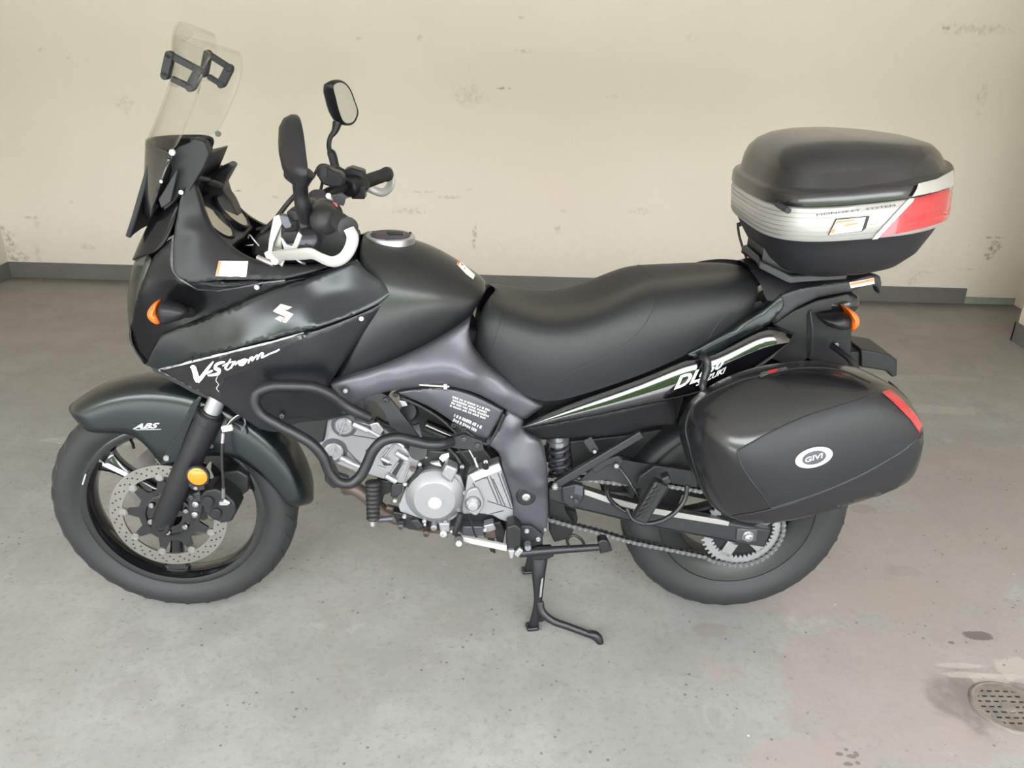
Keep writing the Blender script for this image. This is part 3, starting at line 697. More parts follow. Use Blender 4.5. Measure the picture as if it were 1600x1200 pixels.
# clamps of the clip-on spoiler
for yy, cs in ((-.118, ((266, 86), (312, 110), (298, 137), (259, 118))), (.105, ((325, 84), (359, 106), (346, 132), (319, 115)))):
    c = [P(px, py, yy) for px, py in cs]; m = MB()
    m.add(bar(c[0]+(c[0]-c[3])*.05, c[3]-(c[0]-c[3])*.05, .017, .022), 'plastic'); m.add(bar(c[0], c[1], .014, .014), 'plastic'); m.add(bar(c[1], c[2], .020, .018), 'plastic'); m.add(bar(c[3]*.75+c[2]*.25, c[2], .012, .014), 'plastic')
    for q in c: m.add(lathe(q-Vector((0, .011, 0)), [(.0085, 0), (.0085, .022)], seg=12), 'plastic')
    m.build('screen_clamp', bike, smooth=30, bevel=.0015)
# ---- instruments
n_g = Vector((.74, 0, .67)).normalized()
t_g = Vector((.67, 0, -.74)); g0 = P(338, 346, -.052); g0.y = -.108
d_o = bb('instrument_panel', [extr([g0-t_g*.068+n_g*.001, g0+t_g*.068+n_g*.001, g0+t_g*.075-n_g*.03, g0+t_g*.02-n_g*.075, g0-t_g*.07-n_g*.06], .216)], 'plastic_s', bike, bevel=.006)
bb('instrument_visor', [extr(crv(PP([(318, 280, None, 1), (332, 266), (350, 258), (368, 252), (372, 256, None, 1), (364, 270), (357, 286), (370, 309), (382, 338), (388, 354, None, 1), (372, 362), (350, 335), (330, 300)], .10), 4, True), -.05)], 'plastic_s', d_o, smooth=50, bevel=.004)
bb('instrument_hood', [surfg([[P(319, 279, .09), P(352, 258, .10), P(370, 254, .10)], [P(306, 284, 0), P(330, 272, 0), P(346, 268, 0)], [P(300, 284, -.1), P(312, 284, -.105), P(322, 290, -.105)]])], 'plastic_s', d_o, smooth=60)
m_dial = mat('dial_glass_wall_reflection', (.42, .385, .34), .08, .9)  # beige metal tint: the reflected back wall is put into the colour
for yy, (px, py) in ((-.052, (338, 346)), (.052, (363, 330))):
    c = P(px, py, yy)
    g_ = bb('gauge', [lathe(c-n_g*.004, [(.054, -.02), (.054, .006), (.050, .009), (.046, .007), (.045, .003), (.045, -.01)], n_g, 40)], 'plastic_s', d_o)
    bb('gauge_glass', [lathe(c-n_g*.004, [(.0, .0055), (.0455, .0055)], n_g, 40, caps=False)], m_dial, g_)
bb('gauge_ring', [lathe(P(338, 346, -.052)-n_g*.004, [(.0455, .003), (.047, .0055), (.048, .003)], n_g, 40, caps=False), lathe(P(363, 330, .052)-n_g*.004, [(.0455, .003), (.047, .0055), (.048, .003)], n_g, 40, caps=False)], 'frame', d_o)
# screen bracket work behind the smoked base
m = MB()
m.add(plate([(262, 246), (280, 229), (297, 222), (303, 216), (320, 222), (327, 240), (318, 262), (305, 283), (296, 300), (283, 302), (270, 318), (255, 330), (262, 290), (268, 262)], -.125, .03), 'plastic')
m.add(plate([(285, 250), (330, 240), (312, 285), (280, 340), (262, 350)], -.06, .14), 'dark')
m.add(extr(PP([(274, 266), (278, 266), (267, 316), (252, 326), (247, 312)], -.15), .012), 'plastic_s')
m.add(tubeg([P(300, 276, -.12), P(325, 283, -.06), P(345, 290, 0)], .008, 10), 'frame_d')
m.add(tubeg([P(297, 226, -.10), P(318, 230, -.09)], .013, 12, smooth=False), 'plastic')
m.add(tubeg([P(312, 222, -.05), P(326, 238, -.05)], .014, 12, smooth=False), 'plastic')
m.add(bar(P(270, 240, -.155), P(236, 326, -.145), .006, .006), 'frame_d')
m.build('screen_bracket', bike, smooth=40, bevel=.002)
# ---- tank
def loft(name, rows, m, parent=bike, sub=2, ends=True):
    """rows of pixel points from lower edge up to the centre line, mirrored; ends are closed inward"""
    R = [[Vector(p[:3]) for p in PP(r)] for r in rows]
    if ends:
        R = [[Vector((p.x+.015, p.y*.6, p.z)) for p in R[0]]]+R+[[Vector((p.x-.012, p.y*.6, p.z-.004)) for p in R[-1]]]
    o = bb(name, [surfg(R)], m, parent, smooth=0, mirror=True, weld=True); o.data.shade_smooth()
    a = o.modifiers.new('s', 'SUBSURF'); a.levels = a.render_levels = sub
    return o
tank = loft('fuel_tank', [[(512, 606, -.145), (540, 540, -.165), (556, 450, -.158), (554, 402, -.13), (556, 380, -.075), (562, 366, 0)],
                          [(545, 594, -.15), (580, 530, -.182), (603, 462, -.178), (600, 418, -.150), (600, 388, -.085), (602, 368, 0)],
                          [(590, 577, -.15), (625, 525, -.178), (648, 470, -.172), (646, 428, -.145), (644, 397, -.08), (640, 372, 0)],
                          [(645, 552, -.14), (668, 508, -.158), (688, 466, -.148), (690, 436, -.120), (688, 412, -.068), (683, 387, 0)],
                          [(700, 524, -.12), (714, 492, -.128), (726, 468, -.115), (730, 449, -.09), (728, 431, -.05), (722, 411, 0)],
                          [(738, 503, -.095), (748, 482, -.095), (757, 468, -.085), (762, 460, -.065), (764, 453, -.035), (762, 441, 0)]], 'tank')
bpy.context.view_layer.update()
capn = Vector((.02, 0, 1)).normalized(); cc = P(610, 371, 0)
bb('cap_ring', [lathe(cc, [(.060, -.02), (.060, .004), (.057, .0065), (.049, .006), (.048, .003)], capn, 48)], 'alu_b', tank)
fc = bb('fuel_cap', [lathe(cc, [(.048, .002), (.048, .007), (.045, .009), (0, .0095)], capn, 40)], 'frame', tank)
for k in range(3):
    a = 2*PI*k/3+.5; bb('cap_bolt', [lathe(cc+Vector((math.cos(a)*.053, math.sin(a)*.053, .005)), [(.0035, 0), (.0035, .003)], capn, 10)], 'dark', fc)
bb('cap_key_cover', [box(cc+Vector((.012, 0, .011)), .04, .016, .006)], 'frame_d', fc, bevel=.002)
# ---- seat
seat = loft('seat', [[(736, 537, -.10), (741, 506, -.115), (751, 480, -.10), (759, 468, -.075), (764, 460, -.04), (772, 451, 0)],
                     [(760, 571, -.13), (768, 530, -.15), (778, 495, -.135), (782, 480, -.105), (786, 470, -.055), (789, 461, 0)],
                     [(800, 608, -.15), (812, 560, -.172), (820, 512, -.158), (824, 494, -.12), (826, 484, -.06), (826, 477, 0)],
                     [(850, 635, -.16), (862, 582, -.188), (870, 524, -.172), (872, 502, -.13), (872, 491, -.065), (872, 483, 0)],
                     [(925, 612, -.165), (932, 560, -.19), (938, 505, -.172), (940, 487, -.13), (940, 478, -.065), (940, 471, 0)],
                     [(985, 592, -.165), (992, 540, -.188), (997, 480, -.168), (997, 456, -.125), (998, 446, -.062), (1000, 441, 0)],
                     [(1030, 574, -.162), (1036, 520, -.18), (1038, 470, -.155), (1038, 450, -.115), (1036, 441, -.058), (1030, 436, 0)],
                     [(1090, 546, -.155), (1096, 500, -.168), (1096, 462, -.145), (1095, 446, -.108), (1092, 436, -.055), (1088, 431, 0)],
                     [(1145, 512, -.135), (1152, 482, -.145), (1155, 452, -.122), (1153, 438, -.092), (1150, 429, -.048), (1145, 423, 0)],
                     [(1184, 484, -.11), (1192, 466, -.11), (1192, 448, -.09), (1188, 437, -.068), (1184, 430, -.036), (1180, 427, 0)]], 'seat')
bpy.context.view_layer.update(); bv_seat = bvh_of([seat])
def seam(pts, parent, r=.0011, m='dark', bv=None, lift=.0003, name='seam', mirror=True):
    q = [on(bv, p.x, p.y, lift) for p in crv([(x, y, 0) for x, y in pts], 8)]; q = [p for p in q if p]
    return bb(name, [tubeg(q, r, 5, smooth=False)], m, parent, mirror=mirror)
seam([(762, 565), (768, 545), (779, 510), (787, 480)], seat, bv=bv_seat)
seam([(852, 620), (880, 590), (940, 560), (990, 528), (1015, 495), (1026, 460), (1022, 438)], seat, bv=bv_seat)
seam([(1104, 540), (1115, 515), (1136, 490)], seat, bv=bv_seat)
# ---- frame
spar = pan('frame_spar', [(514, 602, -.176, 1), (540, 592, -.176), (600, 572, -.172), (645, 553, -.165), (700, 524, -.15), (735, 502, -.14, 1), (733, 520, -.145), (737, 543, -.15), (752, 566, -.155), (787, 594, -.16), (820, 619, -.16), (849, 637, -.155, 1), (822, 658, -.155, 1), (790, 642, -.16), (767, 628, -.163), (727, 611, -.168), (695, 605, -.17), (650, 607, -.172), (600, 615, -.172), (565, 627, -.172), (545, 640, -.172, 1), (528, 625, -.174)],
           [(700, 575, -.186), (740, 588, -.186), (620, 594, -.186), (660, 580, -.187), (790, 618, -.176), (570, 608, -.184)], 'frame', thick=.03, r=.010)
pivot = pan('pivot_frame', [(793, 642, -.158, 1), (817, 657, -.156), (818, 672, -.155), (844, 690, -.152, 1), (853, 715, -.152), (856, 745, -.152), (856, 790, -.15), (855, 822, -.148), (848, 842, -.145, 1), (822, 838, -.145), (804, 818, -.145), (801, 783, -.148), (789, 745, -.150), (776, 706, -.155), (757, 692, -.157, 1), (768, 684, -.158)],
            [(800, 668, -.173), (836, 690, -.171), (788, 688, -.163), (843, 715, -.161), (795, 733, -.176), (825, 745, -.178), (852, 760, -.172), (806, 752, -.157), (850, 786, -.155), (828, 775, -.157), (828, 810, -.153)], 'frame', thick=.035, r=.006)
cover = pan('frame_cover', [(618, 614, -.158, 1), (650, 609, -.16), (700, 608, -.162), (727, 614, -.162), (767, 632, -.16), (787, 643, -.158, 1), (764, 686, -.150, 1), (740, 681, -.150), (721, 673, -.150), (708, 661, -.150), (680, 642, -.151), (650, 627, -.152)], [(720, 636, -.166), (680, 622, -.163)], 'frame', thick=.012, r=.004)
bb('pivot_cap', [lathe(P(822, 776, -.158), [(.026, .01), (.026, 0), (.022, -.004), (.012, -.004), (.011, .0), (0, .0)], seg=32)], 'dark', pivot, mirror=True)
bb('pivot_nut', [lathe(P(822, 776, -.160), [(.011, 0), (.011, -.006), (.008, -.008), (.005, -.008), (.0045, -.003), (0, -.003)], seg=20)], 'steel', pivot, mirror=True)
# ---- tail
TPX = [(816, 664, 816.5, 666, 817, 669), (850, 641, 856, 652, 860, 663), (930, 613, 932, 632, 934, 648), (1011, 586, 1014, 608, 1016, 631), (1076, 557, 1080, 586, 1084, 617), (1110, 553, 1118, 577, 1126, 603), (1160, 528, 1164, 554, 1168, 585), (1202, 506, 1202, 532, 1202, 562), (1228, 516, 1225, 530, 1222, 546), (1240, 522, 1234, 531, 1230, 540)]
TPY = [-.150, -.155, -.160, -.162, -.160, -.155, -.146, -.134, -.126, -.120]
R_ = [[], [], [], [], []]
for t, y in zip(TPX, TPY):
    R_[0].append(P(t[0], t[1], y+.012)); R_[1].append(P(t[0], t[1], y-.002)); R_[2].append(P(t[2], t[3], y-.019)); R_[3].append(P(t[4], t[5], y-.022)); R_[4].append(P(t[4], t[5]+1, y-.004))
def smooth_shell(name, rows, m, parent, mirror=True, sub=3):
    for sgn in ((1, -1) if mirror else (1,)):
        o = bb(name, [surfg([[Vector((p.x, sgn*p.y, p.z)) for p in r] for r in rows])], m, parent, smooth=0); o.data.shade_smooth()
        a = o.modifiers.new('s', 'SUBSURF'); a.levels = a.render_levels = sub
        if sgn == 1: first = o
    return first
tailp = smooth_shell('tail_panel', R_, 'gloss', bike)
pan('tail_lower_panel', [(817, 669, -.150, 1), (860, 663, -.162), (930, 649, -.169), (1051, 623, -.162, 1), (1058, 664, -.14, 1), (1015, 668, -.14), (978, 679, -.138), (913, 684, -.138), (848, 688, -.135, 1), (828, 677, -.14)], [(930, 668, -.152)], 'plastic_s', tailp, r=.004)
pan('tail_trim', [(1075, 555, -.168), (1095, 543, -.166), (1130, 524, -.16), (1168, 501, -.15), (1200, 480, -.14), (1222, 461, -.135, 1), (1226, 474, -.138), (1203, 507, -.142, 1), (1150, 533, -.156), (1110, 556, -.165), (1086, 560, -.169)], [(1150, 520, -.164)], 'paint', r=.004, thick=.02)
rail = pan('grab_rail', [(1198, 482, -.135, 1), (1218, 464, -.135), (1245, 453, -.135), (1285, 446, -.135), (1330, 439, -.13), (1366, 431, -.12), (1377, 438, -.115), (1375, 459, -.115, 1), (1370, 449, -.118), (1325, 457, -.128), (1273, 468, -.132), (1240, 485, -.134), (1210, 507, -.134, 1)], [], 'frame_d', r=.004, thick=.03)
m = MB(); m.add(tubeg([P(1045, 434, .13), P(1080, 417, .15), P(1120, 410, .155), P(1160, 413, .15), P(1190, 422, .14)], .009, 10), 'plastic_s'); m.build('far_grab_rail', bike, smooth=60)
# rear hump under the seat tail, behind grab rails
m = MB(); m.add(surfg([[P(1196, 478, -.13), P(1190, 440, -.10), P(1170, 421, -.05), P(1172, 416, 0)], [P(1222, 462, -.13), P(1210, 430, -.10), P(1200, 416, -.05), P(1200, 408, 0)], [P(1262, 452, -.12), P(1260, 435, -.09), P(1262, 425, -.05), P(1262, 418, 0)], [P(1360, 434, -.11), P(1360, 425, -.08), P(1360, 417, -.04), P(1360, 410, 0)]]), 'plastic_s')
o = m.build('tail_hump', bike, smooth=0, mirror=True, weld=True); o.data.shade_smooth(); a = o.modifiers.new('s', 'SUBSURF'); a.levels = a.render_levels = 2
m = MB(); m.add(plate([(745, 522), (800, 592), (850, 655), (1058, 655), (1070, 615), (1200, 505), (1190, 470), (1000, 520), (880, 560), (800, 520)], -.10, .20), 'dark'); m.build('seat_base', bike, smooth=20)
# inner tail, mudguard, lamp
m = MB(); m.add(plate([(1208, 508), (1240, 486), (1275, 470), (1325, 459), (1338, 470), (1300, 485), (1262, 492), (1262, 560), (1240, 575), (1205, 560), (1190, 575), (1150, 592), (1200, 545), (1240, 522)], -.105, .21), 'dark'); m.build('subframe', bike, smooth=30, bevel=.003)
tl = bb('tail_lamp', [surfg([[c+(p-c)*k+Vector((0, dy, 0)) for p in q] for q in [crv(PP([(1270, 472), (1300, 458), (1328, 454), (1341, 462), (1343, 474), (1337, 484), (1318, 490), (1290, 490), (1272, 486)], -.085), 4, True)] for c in [sum(q, Vector())/len(q)] for k, dy in ((.4, -.02), (.85, -.014), (1, 0), (1, .17), (.85, .184), (.4, .19))], True, True)], 'smoke', bike, smooth=60)
mud = pan('rear_mudguard', [(1253, 484, -.10, 1), (1300, 492, -.10), (1331, 505, -.10, 1), (1330, 580, -.095, 1), (1300, 575, -.095), (1283, 568, -.095), (1262, 560, -.1)], [], 'plastic', r=.004, thick=.19, mirror=False)
bb('mudguard_bolt', [bolt(1306, 538, -.103, .006, seg=12)], 'steel', mud)
bb('mudguard_hose', [tubeg([P(1266, 486, -.11), P(1269, 510, -.115), P(1268, 540, -.115), P(1267, 556, -.11)], .0035, 8)], 'frame_d', mud, smooth=60)
sg2 = signal('rear_turn_signal', [(1286, 499), (1300, 496), (1330, 497), (1332, 505), (1331, 512), (1320, 516), (1304, 513), (1290, 507)], [(1325, 483), (1334, 487), (1342, 496), (1340, 509), (1331, 517), (1329, 508), (1331, 497)], -.15, -.11)
bb('signal_stem', [tubeg([P(1296, 502, -.12), P(1285, 495, -.09)], .011, 10, smooth=False)], 'rubber_s', sg2, mirror=True)
# plate holder / rear carrier box behind
m = MB(); m.add(extr(PP([(1326, 550), (1346, 549), (1346, 573), (1326, 572)], -.02), .10), 'plastic'); m.add(extr(PP([(1345, 546), (1388, 553), (1403, 563), (1402, 588), (1394, 590), (1386, 580), (1345, 574)], -.03), .12), 'plastic_s')
m.build('rear_carrier_box', bike, smooth=20, bevel=.004)
bb('carrier_arm', [bar(P(1290, 545, .0), P(1332, 560, .02), .03, .03)], 'plastic', bike, bevel=.004)
# ---------------------------------------------------------------- front fender
WC = Vector((0, 0, .329))
def pol(px, py, y): q = P(px, py, y)-WC; return math.atan2(q.z, -q.x), math.hypot(q.x, q.z)      # angle measured from straight ahead, upwards
SK = -.076
sk = [pol(a, b, SK) for a, b in ((121, 672), (150, 676), (180, 676), (206, 678), (227, 693), (240, 708), (251, 727), (277, 727), (300, 716), (320, 712), (345, 711), (367, 714), (393, 730), (427, 760), (448, 786), (462, 799))]
sk.sort()
def rb(a):
    if a <= sk[0][0]: return sk[0][1]
    for (a0, r0), (a1, r1) in zip(sk, sk[1:]):
        if a0 <= a <= a1: return r0+(r1-r0)*(a-a0)/max(1e-6, a1-a0)
    return sk[-1][1]
a0, a1 = pol(116, 662, -.05)[0], pol(468, 795, -.05)[0]; N = 34; rows = []
print('fender', math.degrees(a0), math.degrees(a1), [(round(math.degrees(a)), round(r, 3)) for a, r in sk], pol(110, 653, -.02), pol(260, 600, 0), pol(478, 780, -.03), pol(420, 677, -.02))
for i in range(N+1):
    t = i/N; a = a0+(a1-a0)*t; e = min(1, t/.05, (1-t)/.035); e = .35+.65*math.sin(e*PI/2)
    Ro = .374-.004*t; r0 = min(rb(a), Ro-.02); sh = Ro-.016
    prof = [(r0, SK), (r0+(sh-r0)*.45, SK-.001), (sh-.006, SK+.002), (sh+.006, SK+.011), (Ro-.002, -.045), (Ro, -.018), (Ro+.001, 0)]
    d = Vector((-math.cos(a), 0, math.sin(a)))
    rows.append([WC+d*r+Vector((0, y*e, 0)) for r, y in prof])
fen = bb('front_fender', [surfg(rows)], 'paint', bike, smooth=0, mirror=True, weld=True); fen.data.shade_smooth()
a = fen.modifiers.new('s', 'SUBSURF'); a.levels = a.render_levels = 1
a = fen.modifiers.new('t', 'SOLIDIFY'); a.thickness = .004; a.offset = 1
# stay that drops from the fender to the fork
bb('fender_stay', [plate([(250, 727), (258, 705), (276, 680), (300, 630), (312, 618), (316, 622), (292, 680), (276, 722)], -.088, .02)], 'paint', fen, bevel=.003, mirror=True)
bb('stay_bolt', [bolt(261, 715, -.086, .0085, .007, 10)], 'steel', fen, mirror=True)
bb('fender_bolt', [bolt(330, 697, -.080, .006, .006, 10)], 'steel', fen, mirror=True)
# ---------------------------------------------------------------- fork
ft, fb = P(330, 645, -.103), P(252, 818, -.103)
fx = (ft-fb).normalized(); L = (ft-fb).length
fork = bb('fork_leg', [lathe(fb, [(0, -.012), (.016, -.012), (.024, -.004), (.028, .02), (.0285, .06), (.031, .10), (.0325, .16), (.0325, L-.03), (.0345, L-.028), (.0345, L-.004), (.030, L), (.022, L)], fx, 32)], 'tube', bike, mirror=True)
bb('fork_tube', [lathe(fb, [(.0215, L-.01), (.0215, L+.34)], fx, 28)], 'alu_b', fork, mirror=True)
bb('dust_seal', [lathe(fb, [(.0225, L-.002), (.027, L), (.026, L+.004), (.0225, L+.006)], fx, 28, caps=False)], 'rubber_s', fork, mirror=True)
bb('axle_end', [lathe(P(252, 823, -.118), [(.024, .03), (.024, -.004), (.020, -.008), (.010, -.008), (.009, -.004), (0, -.004)], seg=28)], 'dark', fork, mirror=True)
bb('axle_nut', [lathe(P(252, 823, -.126), [(.0075, .002), (.0075, -.003), (.004, -.003), (.0035, 0), (0, 0)], seg=16)], 'frame_d', fork, mirror=True)
ref = bb('fork_reflector', [lathe(P(309, 744, -.152), [(0, -.005), (.022, -.0045), (.0255, -.002), (.0262, .004)], seg=36)], 'amber', bike, mirror=True)
bb('reflector_rim', [lathe(P(309, 744, -.152), [(.0255, -.003), (.0285, -.002), (.0285, .008), (.02, .010), (.0, .010)], seg=36)], 'rubber_s', ref, mirror=True)
bb('reflector_bracket', [plate([(296, 742), (318, 750), (320, 765), (308, 768), (294, 760)], -.140, .02)], 'frame_d', ref, bevel=.002, mirror=True)
bb('bracket_bolt', [bolt(306, 762, -.142, .0055, .005, 12)], 'steel', ref, mirror=True)
# front caliper
cal = MB()
cal.add(plate([(312, 775), (322, 766), (338, 764), (352, 772), (366, 785), (370, 800), (362, 815), (348, 818), (332, 812), (318, 800)], -.125, .075), 'dark')
cal.add(plate([(294, 775), (312, 768), (318, 790), (312, 815), (300, 812), (292, 795)], -.115, .025), 'frame_d')
co = cal.build('brake_caliper', bike, smooth=40, bevel=.005, mirror=True)
for (px, py, r) in ((325, 783, .0165), (338, 801, .0155)):
    bb('caliper_piston_cap', [lathe(P(px, py, -.125), [(r, .01), (r, -.006), (r-.003, -.009), (0, -.009)], seg=24)], 'plastic', co, mirror=True)
for (px, py) in ((306, 787), (305, 803)):
    bb('caliper_bolt', [lathe(P(px, py, -.120), [(.0085, .01), (.0085, -.006), (.006, -.008), (.004, -.008), (.0035, -.003), (0, -.003)], seg=18)], 'steel', co, mirror=True)
bb('caliper_bolt', [bolt(299, 776, -.118, .006, .006, 10)], 'frame', co, mirror=True)
bb('banjo_fitting', [lathe(P(353, 783, -.13), [(.006, .01), (.006, -.006), (0, -.006)], (.4, 0, -.3), 12), box(P(350, 785, -.13), .02, .012, .010)], 'alu_b', co, mirror=True)
m = MB(); m.add(plate([(345, 738), (372, 735), (388, 745), (388, 768), (372, 778), (352, 770)], -.06, .05), 'dark'); m.build('sensor_housing', co, smooth=30, bevel=.005)
hz = bb('brake_hose', [tubeg([P(349, 780, -.13), P(349, 755, -.135), P(347, 725, -.135), P(347, 700, -.135), P(350, 678, -.132), P(358, 662, -.125), P(372, 652, -.11), P(392, 640, -.09)], .0042, 10)], 'rubber_s', bike, smooth=60)
bb('hose_ferrule', [tubeg([P(349, 778, -.1305), P(349, 762, -.1355)], .0052, 10, smooth=False), tubeg([P(347.5, 692, -.136), P(349, 676, -.133)], .0052, 10)], 'steel', hz)
bb('hose_clip', [box(P(355, 669, -.131), .026, .010, .014, Matrix.Rotation(-.2, 3, 'Y'))], 'white', hz, bevel=.001)
bb('sensor_wire', [tubeg([P(352, 668, -.13), P(362, 656, -.128), P(375, 648, -.125), P(383, 660, -.12), P(378, 672, -.115)], .002, 6)], 'steel', hz)
m = MB(); m.add(tubeg([P(355, 660, -.11), P(372, 668, -.10), P(384, 676, -.09)], .004, 8), 'frame_d'); m.add(plate([(366, 660), (383, 668), (386, 680), (372, 676)], -.10, .02), 'frame'); m.build('hose_bracket', hz, smooth=40)
# valve stem
bb('valve_stem', [tubeg([P(204, 687, -.01), P(208, 695, -.03), P(209, 700, -.04)], .004, 8)], 'dark', fw)
# steering head, radiator and inner front mass
m = MB()
m.add(plate([(360, 470), (470, 440), (540, 450), (560, 590), (510, 640), (440, 650), (400, 640), (350, 600)], -.06, .12), 'dark')
m.build('steering_head', bike, smooth=20, bevel=.006)
m = MB(); m.add(extr(PP([(430, 650), (462, 640), (512, 650), (506, 690), (492, 696), (470, 684)], -.13), .26), 'dark'); m.build('radiator', bike, smooth=20, bevel=.004)
bb('front_lower_cover', [plate([(232, 568), (300, 600), (350, 620), (345, 632), (300, 613), (240, 580)], -.10, .20)], 'dark', bike)
# ---------------------------------------------------------------- crash bar
cb = bb('crash_bar', [tubeg([P(576, 652, -.19), P(558, 644, -.20), P(537, 632, -.205), P(517, 617, -.215), P(492, 606, -.225), P(455, 603, -.232), P(420, 605, -.235), P(402, 614, -.238), P(398, 628, -.24), P(404, 643, -.24), P(430, 661, -.24), P(462, 678, -.24), P(488, 694, -.24), P(505, 714, -.24), P(517, 740, -.24), P(529, 753, -.24), P(548, 755, -.235), P(562, 745, -.23), P(572, 728, -.225), P(584, 703, -.22), P(598, 689, -.215), P(618, 684, -.21), P(645, 689, -.205), P(668, 694, -.20), P(690, 694, -.19), P(706, 690, -.17)], .0135, 16, 5)], 'tube', bike, smooth=60, mirror=True)
bb('slider_plate', [plate([(506, 722), (516, 716), (528, 742), (545, 748), (540, 762), (520, 764), (507, 752)], -.235, .02)], 'tube', cb, bevel=.004, mirror=True)
br = bb('engine_hanger', [plate([(569, 619), (595, 614), (608, 621), (656, 684), (636, 684), (611, 668), (597, 640), (586, 628), (577, 628), (574, 642), (568, 640)], -.165, .008)], 'frame_d', bike, bevel=.0015, mirror=True)
bb('hanger_bolt', [bolt(603, 625, -.166, .0085, .006, 12)], 'frame_d', br, mirror=True)
br2 = bb('crash_bar_bracket', [plate([(703, 686), (724, 679), (754, 690), (756, 702), (740, 704), (706, 700)], -.17, .010)], 'frame_d', bike, bevel=.0015, mirror=True)
bb('bracket_bolt', [bolt(725, 685, -.171, .006, .005, 12)], 'frame', br2, mirror=True)
bb('bracket_bolt', [bolt(746, 695, -.171, .006, .005, 12)], 'frame', br2, mirror=True)
# ---------------------------------------------------------------- handlebar
gn = P(544, 356, -.405); gf = P(605, 272, .405)
hb = {}
cn = P(470, 330, -.08); 
ax_n = Vector((-.055, .13, -.004)); ax_f = Vector((-.055, -.13, -.004))
inn, inf = gn+ax_n, gf+ax_f
mid_n = Vector((inn.x-.075, -.13, inn.z-.005)); mid_f = Vector((inf.x-.075, .13, inf.z-.005))
cen = (mid_n+mid_f)/2
bar_o = bb('handlebar', [tubeg([inn, mid_n, Vector((cen.x-.02, -.05, cen.z-.03)), Vector((cen.x-.02, .05, cen.z-.03)), mid_f, inf], .0125, 14)], 'tube', bike, smooth=60)
bb('top_yoke', [box(Vector((cen.x-.03, 0, cen.z-.075)), .10, .26, .03)], 'frame', bar_o, bevel=.01)
bb('bar_clamp', [box(Vector((cen.x-.02, 0, cen.z-.04)), .045, .12, .05)], 'frame_d', bar_o, bevel=.008)
for s, g_, i_ in ((-1, gn, inn), (1, gf, inf)):
    d = (g_-i_).normalized(); Lg = (g_-i_).length
    gr_ = bb('handlebar_grip', [lathe(i_, [(0, .0), (.022, .0), (.022, .008), (.0175, .012), (.0175, Lg-.012), (.0205, Lg-.008), (.0205, Lg), (.012, Lg+.003), (0, Lg+.003)], d, 24)], 'rubber_s', bar_o)
    m = MB()
    for k in range(12): m.add(lathe(i_+d*(.02+k*(Lg-.04)/11), [(.0175, -.002), (.0186, 0), (.0175, .002)], d, 24, caps=False), 'rubber_s')
    m.build('grip_ribs', gr_, smooth=40)['kind'] = 'stuff'
    sw = bb('switch_housing', [lathe(i_, [(0, -.075), (.020, -.074), (.026, -.066), (.028, -.04), (.029, -.012), (.026, -.002), (0, 0)], d, 20), box(i_-d*.04+Vector((.012, 0, -.014)), .035, .045, .035)], 'plastic_s', bar_o, bevel=.003)
    if s > 0: bb('kill_switch', [box(P(552, 265, .33), .028, .02, .010)], 'redp', sw, bevel=.003)
# near side housing is bulky: throttle-cable sized boot and lock
m = MB(); m.add(lathe(P(508, 344, -.32), [(0, -.03), (.018, -.028), (.028, -.012), (.031, .01), (.03, .04), (.022, .06), (0, .065)], (-.25, 1, 0), 24), 'rubber_s')
m.build('grip_collar', bar_o, smooth=60)
# aluminium hand guard bars
def guard(pts, y_):
    return bb('hand_guard_bar', [tubeg([P(*p) for p in pts], .0125, 16, 6, flat=.42, up=(0, 0, 1))], 'alu_w', bar_o, smooth=60)
gd1 = bb('hand_guard_bar', [tubeg([P(428, 399, -.27), P(448, 398, -.33), P(470, 397, -.38), (*P(490, 397, -.41),), P(506, 405, -.425), P(521, 409, -.43), P(536, 403, -.43), P(547, 388, -.43), P(551, 370, -.43), P(545, 357, -.425)], [.009, .0125, .0125, .0125, .0125, .0125, .0125, .0125, .0120, .011], 16, 6, flat=.45, up=(0, 1, 0))], 'alu_w', bar_o, smooth=60)
bb('guard_end_bolt', [lathe(P(546, 362, -.432), [(.006, 0), (.006, -.004), (.003, -.004), (.0, -.002)], seg=14)], 'alu_b', gd1)
gd2 = bb('hand_guard_bar', [tubeg([P(520, 308, .27), P(545, 302, .33), P(562, 297, .38), P(574, 293, .42), P(586, 298, .43), P(597, 301, .43), P(607, 295, .43), P(611, 283, .43), P(609, 270, .43), P(606, 263, .42)], .0125, 16, 6, flat=.45, up=(0, 1, 0))], 'alu_w', bar_o, smooth=60)
# clutch lever perch and torn brackets of tarnished alloy
m = MB()
m.add(extr(PP([(427, 338), (436, 335), (443, 346), (440, 352), (428, 380), (425, 396), (418, 392), (420, 374)], -.27), .006), 'tarnish')
m.add(extr(PP([(436, 336), (450, 338), (456, 352), (454, 356), (446, 358), (440, 350)], -.285), .02), 'frame')
m.add(extr(PP([(438, 371), (441, 372), (448, 382), (455, 385), (458, 382), (466, 362), (472, 368), (466, 384), (458, 398), (446, 398)], -.29), .006), 'alu_w')
m.add(extr(PP([(428, 360), (440, 356), (440, 392), (424, 400), (424, 384)], -.25), .01), 'tarnish')
m.add(extr(PP([(412, 395), (424, 388), (436, 402), (446, 404), (441, 418), (434, 412), (416, 406)], -.26), .012), 'tarnish')
m.build('lever_bracket', bar_o, smooth=30, bevel=.0015)
m = MB(); m.add(tubeg([P(403, 402, -.25), P(416, 408, -.26), P(428, 413, -.265)], .006, 10), 'steel'); m.add(lathe(P(434, 405, -.272), [(0, -.006), (.011, -.004), (.011, .01)], (-.6, -1, .1), 16), 'alu_w'); m.build('cable_adjuster', bar_o, smooth=40)
m = MB()
